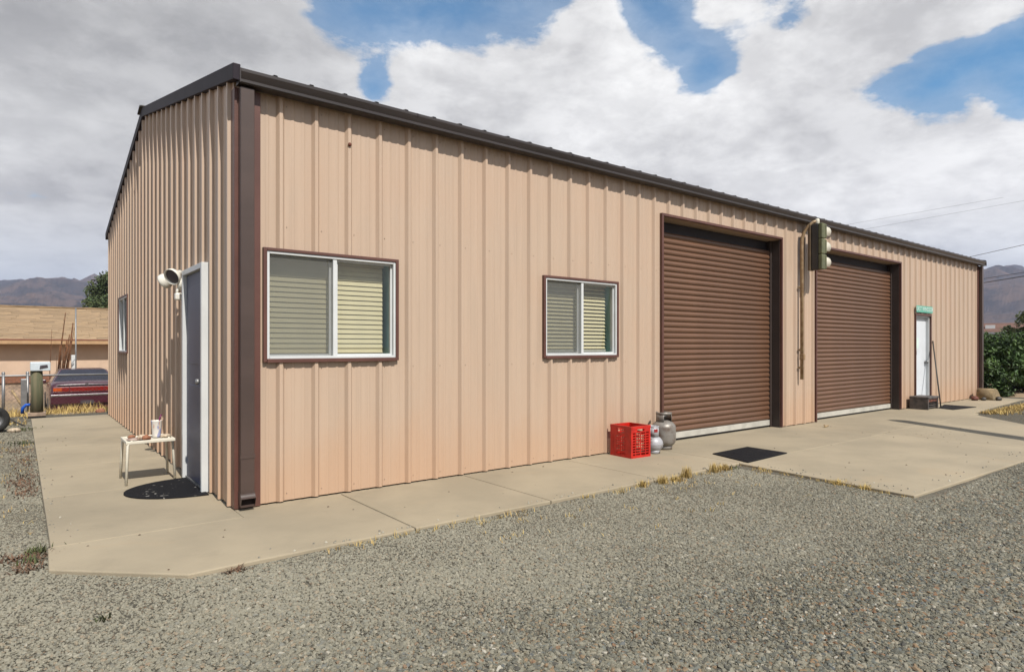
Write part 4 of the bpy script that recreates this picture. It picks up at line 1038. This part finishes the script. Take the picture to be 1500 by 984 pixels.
# ------------------------------------------------------------------ neighbour house, left
def house_left():
    Y = 30.0; Z0 = gz(0, Y) - .05; x0, x1 = -13., 9.
    h = thing('neighbour_house', 'low pinkish stucco house with tan shingle roof behind the parked car', 'house', (-.2, Y, Z0))
    ez = 1.62; rz = 3.30; oy = Y - .62; ry = Y + 4.6
    m = MB(); m.box(x0, x1, Y, Y + 9.2, Z0, ez + .1); m.build('wall', 'stucco_pink', h)
    m = MB(); m.box(x0 - .02, x1 + .02, Y - .06, Y - .001, Z0, -.25); m.build('skirt', 'stone_tan', h)
    m = MB(); m.box(x0 - .02, x1 + .02, Y - .14, Y - .062, -.26, .02); m.build('ledge', 'brick_skirt', h)
    m = MB(); m.box(x0 - .5, x1 + .5, oy - .03, oy + .02, ez - .17, ez + .0); m.build('fascia', 'fascia', h)
    m = MB(); m.box(x0 - .5, x1 + .5, oy - .05, oy + .02, ez + .002, ez + .045); m.build('drip_edge', 'fascia_red', h)
    m = MB(); m.box(x0 - .45, x1 + .45, oy + .021, Y - .001, ez - .15, ez - .12); m.build('soffit', 'fascia', h)
    sl_ = (rz - ez) / (ry - oy)
    m = MB(); m.prism([(oy, ez + .01), (ry, rz), (ry + 5.2, ez + .01), (ry + 5.2, ez - .1), (oy, ez - .1)], x0 - .5, x1 + .5); roof = m.build('roof', 'shingle', h)
    rn = random.Random(11); nrow = 15; dy = (ry - oy) / nrow
    protos = []
    for r_ in range(nrow):
        y = oy + dy * r_; x = -4.6 - rn.uniform(0, 1.)
        while x < 5.2:
            wv = rn.choice((.9, 1.1, 1.35))
            key = [p for p in protos if abs(p[1] - wv) < .01]
            loc = Vector((x, y, ez + .045 + sl_ * (y - oy) + rn.uniform(0, .012)))
            if not key:
                m = MB(); m.prism([(0, 0), (dy * 1.08, sl_ * dy * 1.08 - .01), (dy * 1.08, sl_ * dy * 1.08 - .03), (0, -.045)], 0, wv - .012); s = m.build('shingle', 'shingle', roof, loc=None)
                s.location = loc - h.location; s.data.transform(Matrix.Translation(h.location)); protos.append((s, wv))
            else: piece(key[0][0], 'shingle', roof, loc - h.location)
            x += wv
    m = MB(); m.box(x0 - .5, x1 + .5, ry - .15, ry + .15, rz + .02, rz + .09); m.build('ridge_cap', 'shingle', roof)
    for x in (-8., -5.2, 4.5):
        m = MB(); m.box(x, x + 1.2, Y - .03, Y + .02, .1, 1.0); w_ = m.build('window', 'white_vinyl', h)
        m = MB(); m.box(x + .06, x + 1.14, Y - .04, Y - .031, .16, .94); m.build('pane', 'car_glass', w_)
house_left()
def stalks():
    t = thing('bare_shrub', 'tall bare reddish brown stalks rising behind the parked car', 'shrub', (-.35, 24., gz(-.3, 24)))
    z0 = gz(-.3, 24) ; rn = random.Random(4)
    for (xp, yp, r_) in ((96, 458, .035), (107, 473, .05), (102, 490, .05), (105, 495, .07), (98, 497, .05), (90, 497, .03), (88, 505, .03), (76, 482, .018), (83, 520, .015), (93, 510, .03), (109, 480, .02), (100, 505, .06)):
        top = ray(xp, yp, 22.6 + rn.uniform(-.3, .3)); b = Vector((-.35 + (top.x + .35) * .45 + rn.uniform(-.1, .1), 24 + rn.uniform(-.2, .2), z0 - .05))
        mid = (top + b) / 2 + Vector((rn.uniform(-.05, .05), 0, 0))
        m = MB(); m.tube([b, mid, top], [r_, r_ * .8, r_ * .35], 6); m.build('stalk', 'stem_brown', t)
stalks()
pb = ray(111, 540, 23.5); pt = ray(111.5, 451, 23.5)
vp = thing('white_pole', 'thin white pole standing beside the bare stalks', 'pole', (pb.x, pb.y, gz(pb.x, pb.y)))
m = MB(); m.tube([(pb.x, pb.y, gz(pb.x, pb.y) - .05), (pb.x, pb.y, pt.z)], .026, 8); m.build('shaft', 'galv', vp)
m = MB(); m.box(pb.x - .14, pb.x - .02, pb.y - .06, pb.y + .06, .2, ray(110, 520, 23.5).z); m.build('service_box', 'white_vinyl', vp, bevel=.01)

# ------------------------------------------------------------------ foliage
def crown(m, clumps, n, leaf, rnd, flat=.8, up=.3):
    for (c, rad) in clumps:
        for _ in range(n):
            d = Vector((rnd.gauss(0, 1), rnd.gauss(0, 1), rnd.gauss(0, 1))).normalized() * rad * rnd.random() ** .45
            d.z *= flat; p = Vector(c) + d
            a = Vector((rnd.gauss(0, 1), rnd.gauss(0, 1), rnd.gauss(0, 1) + up)).normalized(); b = a.orthogonal().normalized()
            b = Matrix.Rotation(rnd.uniform(0, 6.28), 3, a) @ b; s = leaf * rnd.uniform(.6, 1.4); w = a.cross(b) * s * .42
            m.add([p - b * s, p + w + a * s * .12, p + b * s, p - w + a * s * .12], [(0, 1, 2), (0, 2, 3)])
def tree(name, label, cat, base, h, rx, nclump, nleaf, leaf, mt_, seed, z0=.35, trunk=.16, group=None, crad=.34, conic=False):
    rn = random.Random(seed); base = Vector(base)
    t = thing(name, label, cat, base, group); m = MB()
    m.tube([base - Vector((0, 0, .1)), base + Vector((.05 * h * .1, 0, h * .35)), base + Vector((0, .03 * h * .2, h * .75)), base + Vector((0, 0, h * .95))], [trunk, trunk * .8, trunk * .45, trunk * .12], 9)
    clumps = []
    for k in range(nclump):
        f = z0 + (1 - z0) * (k + rn.random()) / nclump; a = rn.uniform(0, 6.283)
        prof_ = (1 - (f - z0) / (1 - z0) * .85) if conic else math.sin(math.pi * min(1, max(.12, (f - z0) / (1 - z0) * .86 + .12))) ** .6
        rr = rx * prof_ * (rn.random() ** .45)
        c = base + Vector((rr * math.cos(a), rr * math.sin(a), h * f * .96)); rad = rx * crad * rn.uniform(.6, 1.2)
        clumps.append((c, rad)); s = base + Vector((0, 0, h * max(.08, f * .8 - .1)))
        m.tube([s, (s + c) / 2 + Vector((0, 0, -.04 * h)), c], [trunk * .35, trunk * .2, trunk * .06], 5)
    m.build('trunk', 'bark', t)
    m = MB(); crown(m, clumps, nleaf, leaf, rn); m.build('crown', mt_, t)
    return t
p = ray(168, 470, 62); tree('evergreen_tree', 'dark evergreen tree behind the tan shingle roof', 'tree', (p.x, p.y, -1.2), 9.6, 3.0, 70, 330, .16, 'leaf_pine', 5, .12, .3)
p = ray(131, 470, 75); tree('far_bush', 'small pale green bush just left of the evergreen tree', 'bush', (p.x, p.y, -1.0), 6.0, 1.2, 14, 160, .14, 'leaf_pine', 8, .5, .15)
rn = random.Random(2)
for i, (x, t, top, rx, lab) in enumerate(((1447, 17.6, 511, .75, 'green leafy bush closest to the far corner of the metal building'), (1472, 20.2, 497, 1.0, 'broad green bush behind the corner bush'),
                                           (1500, 18.2, 499, .95, 'green leafy bush at the right edge'), (1520, 22., 493, 1.3, 'taller green bush behind the right edge bush'), (1440, 22.5, 495, 1.0, 'green bush half hidden behind the far corner'))):
    p = ray(x, 500, t); q_ = ray(x, top, t)
    tree('leafy_bush', lab, 'bush', (p.x, p.y, gz(p.x, p.y)), q_.z - gz(p.x, p.y) + .08, rx, 42, 190, .062, 'leaf_dark', 20 + i, .06, .05, 'bushes beyond the far corner', .36)
p = ray(1512, 480, 30); tree('far_tree', 'dark tree reaching in above the bushes at the right edge', 'tree', (p.x, p.y, 0), 2.95, 1.0, 16, 180, .08, 'leaf_pine', 40, .5, .1)
m = MB()
for k in range(16):
    a = ray(rn.uniform(1438, 1476), rn.uniform(560, 584), 18 + rn.uniform(-.8, .8)); a.z = max(a.z, .03); b = a + Vector((rn.uniform(-.5, .5), rn.uniform(-.5, .5), rn.uniform(-.02, .25))); m.tube([a, (a + b) / 2 + Vector((0, 0, .05)), b], .012, 5)
tag(m.build('brush_pile', 'bark', None), 'tangle of dry sticks under the bushes by the far corner', 'brush', kind='stuff')
# house on the right
def house_right():
    c = ray(1475, 480, 62); Z0 = 0.
    d = Vector((-.26, .96, 0)).normalized(); fwd = Vector((d.y, -d.x, 0))   # eave runs along d; fwd points away from the yard
    if fwd.dot(c - CAM) < 0: fwd = -fwd
    h = thing('brown_roof_house', 'far house with a reddish brown roof above the bushes on the right', 'house', (c.x, c.y, Z0))
    M_ = Matrix(((d.x, fwd.x, 0, c.x), (d.y, fwd.y, 0, c.y), (0, 0, 1, Z0), (0, 0, 0, 1)))
    ez, rz = 2.74, 3.78
    m = MB(); m.box(-9, 9, 0, 8, -.1, ez); m.xf(M_); m.build('wall', 'siding_grey', h)
    m = MB(); m.prism([(-.5, ez + .02), (4, rz), (8.5, ez + .02), (8.5, ez - .12), (-.5, ez - .12)], -9.5, 9.5); m.xf(M_); rf = m.build('roof', 'shingle_red', h)
    for k in range(7):
        t_ = k / 7; m = MB(); ya, yb = -.5 + 4.5 * t_, -.5 + 4.5 * (t_ + 1 / 7); za, zb_ = ez + .02 + (rz - ez) * t_, ez + .02 + (rz - ez) * (t_ + 1 / 7)
        m.prism([(ya, za + .05), (yb, zb_ + .02), (yb, zb_), (ya, za)], -9.5, 9.5); m.xf(M_); m.build('shingle_course', 'shingle_red', rf)
    m = MB(); m.box(-9.5, 9.5, -.56, -.5, ez - .14, ez + .05); m.xf(M_); m.build('fascia', 'siding_grey', h)
    m = MB(); m.box(.9, 1.7, 1.2, 1.9, ez + .35, ez + .80); m.xf(M_); m.build('vent', 'white_vinyl', rf)
    for x in (-5, 0, 4): m = MB(); m.box(x, x + 1.4, -.03, .02, 1.0, 2.1); m.xf(M_); m.build('window', 'car_glass', h)
house_right()

# overhead wires
def wire_line(a, b, ta, tb, r_, lab):
    A, B = ray(*a, ta), ray(*b, tb); d = B - A
    P0, P1 = A - d * .9, B + d * .9; pts = []
    for i in range(15):
        t = i / 14; pts.append(P0 + (P1 - P0) * t + Vector((0, 0, -.6 * (4 * t * (1 - t) - .95) * r_ * 0)))
    m = MB(); m.tube(pts, r_, 6); tag(m.build('power_line', 'wire_black', None, loc=P0), lab, 'wire', 'overhead wires')
wire_line((1420, 376.5), (1500, 358.5), 44, 40, .016, 'thin overhead wire rising from the far end of the roof')
wire_line((1436, 409), (1500, 399), 47, 42, .016, 'upper wire of the close pair crossing the right mountains')
wire_line((1436, 415), (1500, 404.5), 47, 42, .026, 'thicker lower wire of the pair crossing the right mountains')
wire_line((1236, 330), (1345, 311), 70, 62, .008, 'faint thin wire against the clouds above the roof')
wire_line((1255, 338), (1372, 317), 70, 62, .008, 'fainter lower wire against the clouds above the roof')
# unseen pole, added and tilted to cast the shadow across the apron
lp = thing('shadow_caster_pole', 'added out-of-view pole that casts the shadow across the concrete apron', 'pole', (9.05, -4.62, -.05))
m = MB(); m.tube([(9.05, -4.62, -.15), (9.85, -4.9, 2.4), (10.72, -5.15, 5.0)], [.19, .17, .15], 12); m.build('shaft', 'wood_grey', lp)

# ------------------------------------------------------------------ mountains
def mountain_mat():
    global nt
    m = mat('mountain', (.16, .115, .08), .95, 0, .1, .004, spec=.1)
    nt = m.node_tree; b = nt.nodes['Principled BSDF']; t = nd('ShaderNodeTexCoord').outputs['Object']
    c = mixc(mr(ns(t, .0042, 6, .65), .42, .60), (.095, .062, .045), (.028, .024, .024))
    c = mixc(mr(ns(t, .03, 5, .75), .48, .60, 0, .85), c, (.011, .012, .011))
    c = mixc(mr(ns(vm('ADD', t, (900, 0, 0)), .011, 5, .7), .60, .68, 0, .55), c, (.15, .09, .06))
    lk(c, b.inputs['Base Color'])
mountain_mat()
def mountains():
    na, nr = 640, 120; a0, a1 = R(-14), R(104); r0, r1 = 900., 4200.
    def H(a, r):
        # ridge height by azimuth (from +Y towards +X)
        ad = math.degrees(a)
        keys = [(-14, 250), (-3, 285), (0, 302), (3, 315), (6, 322), (12, 350), (40, 330), (70, 330), (74, 345), (76.6, 372), (78, 335), (80, 350), (84, 300), (104, 260)]
        base = 260; ad = max(-13.99, min(103.99, ad))
        for (p_, q0), (n_, q1) in zip(keys, keys[1:]):
            if p_ <= ad <= n_: base = q0 + (q1 - q0) * sstep(p_, n_, ad); break
        x, y = math.sin(a) * r, math.cos(a) * r
        t = (r - r0) / (3000 - r0)
        env = sstep(0, 1, t) if t < 1 else 1 - .8 * sstep(1, 1.6, t)
        n1 = 1 - abs(noise.fractal(Vector((x * .0016, y * .0016, 0)), .9, 2.1, 5)) * .9
        n2 = noise.fractal(Vector((x * .006, y * .006, 4)), .8, 2.2, 5)
        foot = 55 * sstep(.0, .35, t) * (.5 + .8 * noise.noise(Vector((x * .003, y * .003, 9)))) * (1 - sstep(.5, .9, t))
        base *= .80
        return max(-4, base * env * (.80 + .20 * n1) + n2 * 34 * min(1, t * 2.5) * (1 - .55 * sstep(.75, 1., t)) + foot - 6)
    vs = []; fs = []
    for j in range(nr + 1):
        r = r0 + (r1 - r0) * j / nr
        for i in range(na + 1):
            a = a0 + (a1 - a0) * i / na; vs.append((CAM.x + math.sin(a) * r, CAM.y + math.cos(a) * r, H(a, r)))
    for j in range(nr): fs += [(j * (na + 1) + i, j * (na + 1) + i + 1, (j + 1) * (na + 1) + i + 1, (j + 1) * (na + 1) + i) for i in range(na)]
    m = MB(); m.add(vs, fs, False); struct(m.build('mountains', 'mountain'))
mountains()
def haze():
    m = MB(); m.box(-4800, 5200, -900, 5200, -12, 345)
    h = m.build('haze', None); h['kind'] = 'stuff'; h['label'] = 'thin bluish haze over the valley'; h['category'] = 'haze'
    mm = bpy.data.materials.new('haze_air'); mm.use_nodes = True; n = mm.node_tree; n.nodes.clear()
    v = n.nodes.new('ShaderNodeVolumePrincipled'); v.inputs['Density'].default_value = .00019; v.inputs['Color'].default_value = (.68, .75, 1.0, 1); v.inputs['Anisotropy'].default_value = .1
    o = n.nodes.new('ShaderNodeOutputMaterial'); n.links.new(v.outputs[0], o.inputs['Volume']); h.data.materials.append(mm)
HAZE = True
if HAZE: haze()

# base colours darkened by one common factor, to deepen shade against sunlight
for m_ in bpy.data.materials:
    b_ = m_.node_tree.nodes.get('Principled BSDF') if m_.use_nodes else None
    if b_ is None: continue
    inp = b_.inputs['Base Color']
    if inp.is_linked:
        src_ = inp.links[0].from_socket; nt = m_.node_tree
        sc_ = nd('ShaderNodeVectorMath', operation='SCALE'); lk(src_, sc_.inputs[0]); sc_.inputs['Scale'].default_value = .80; lk(sc_.outputs[0], inp)
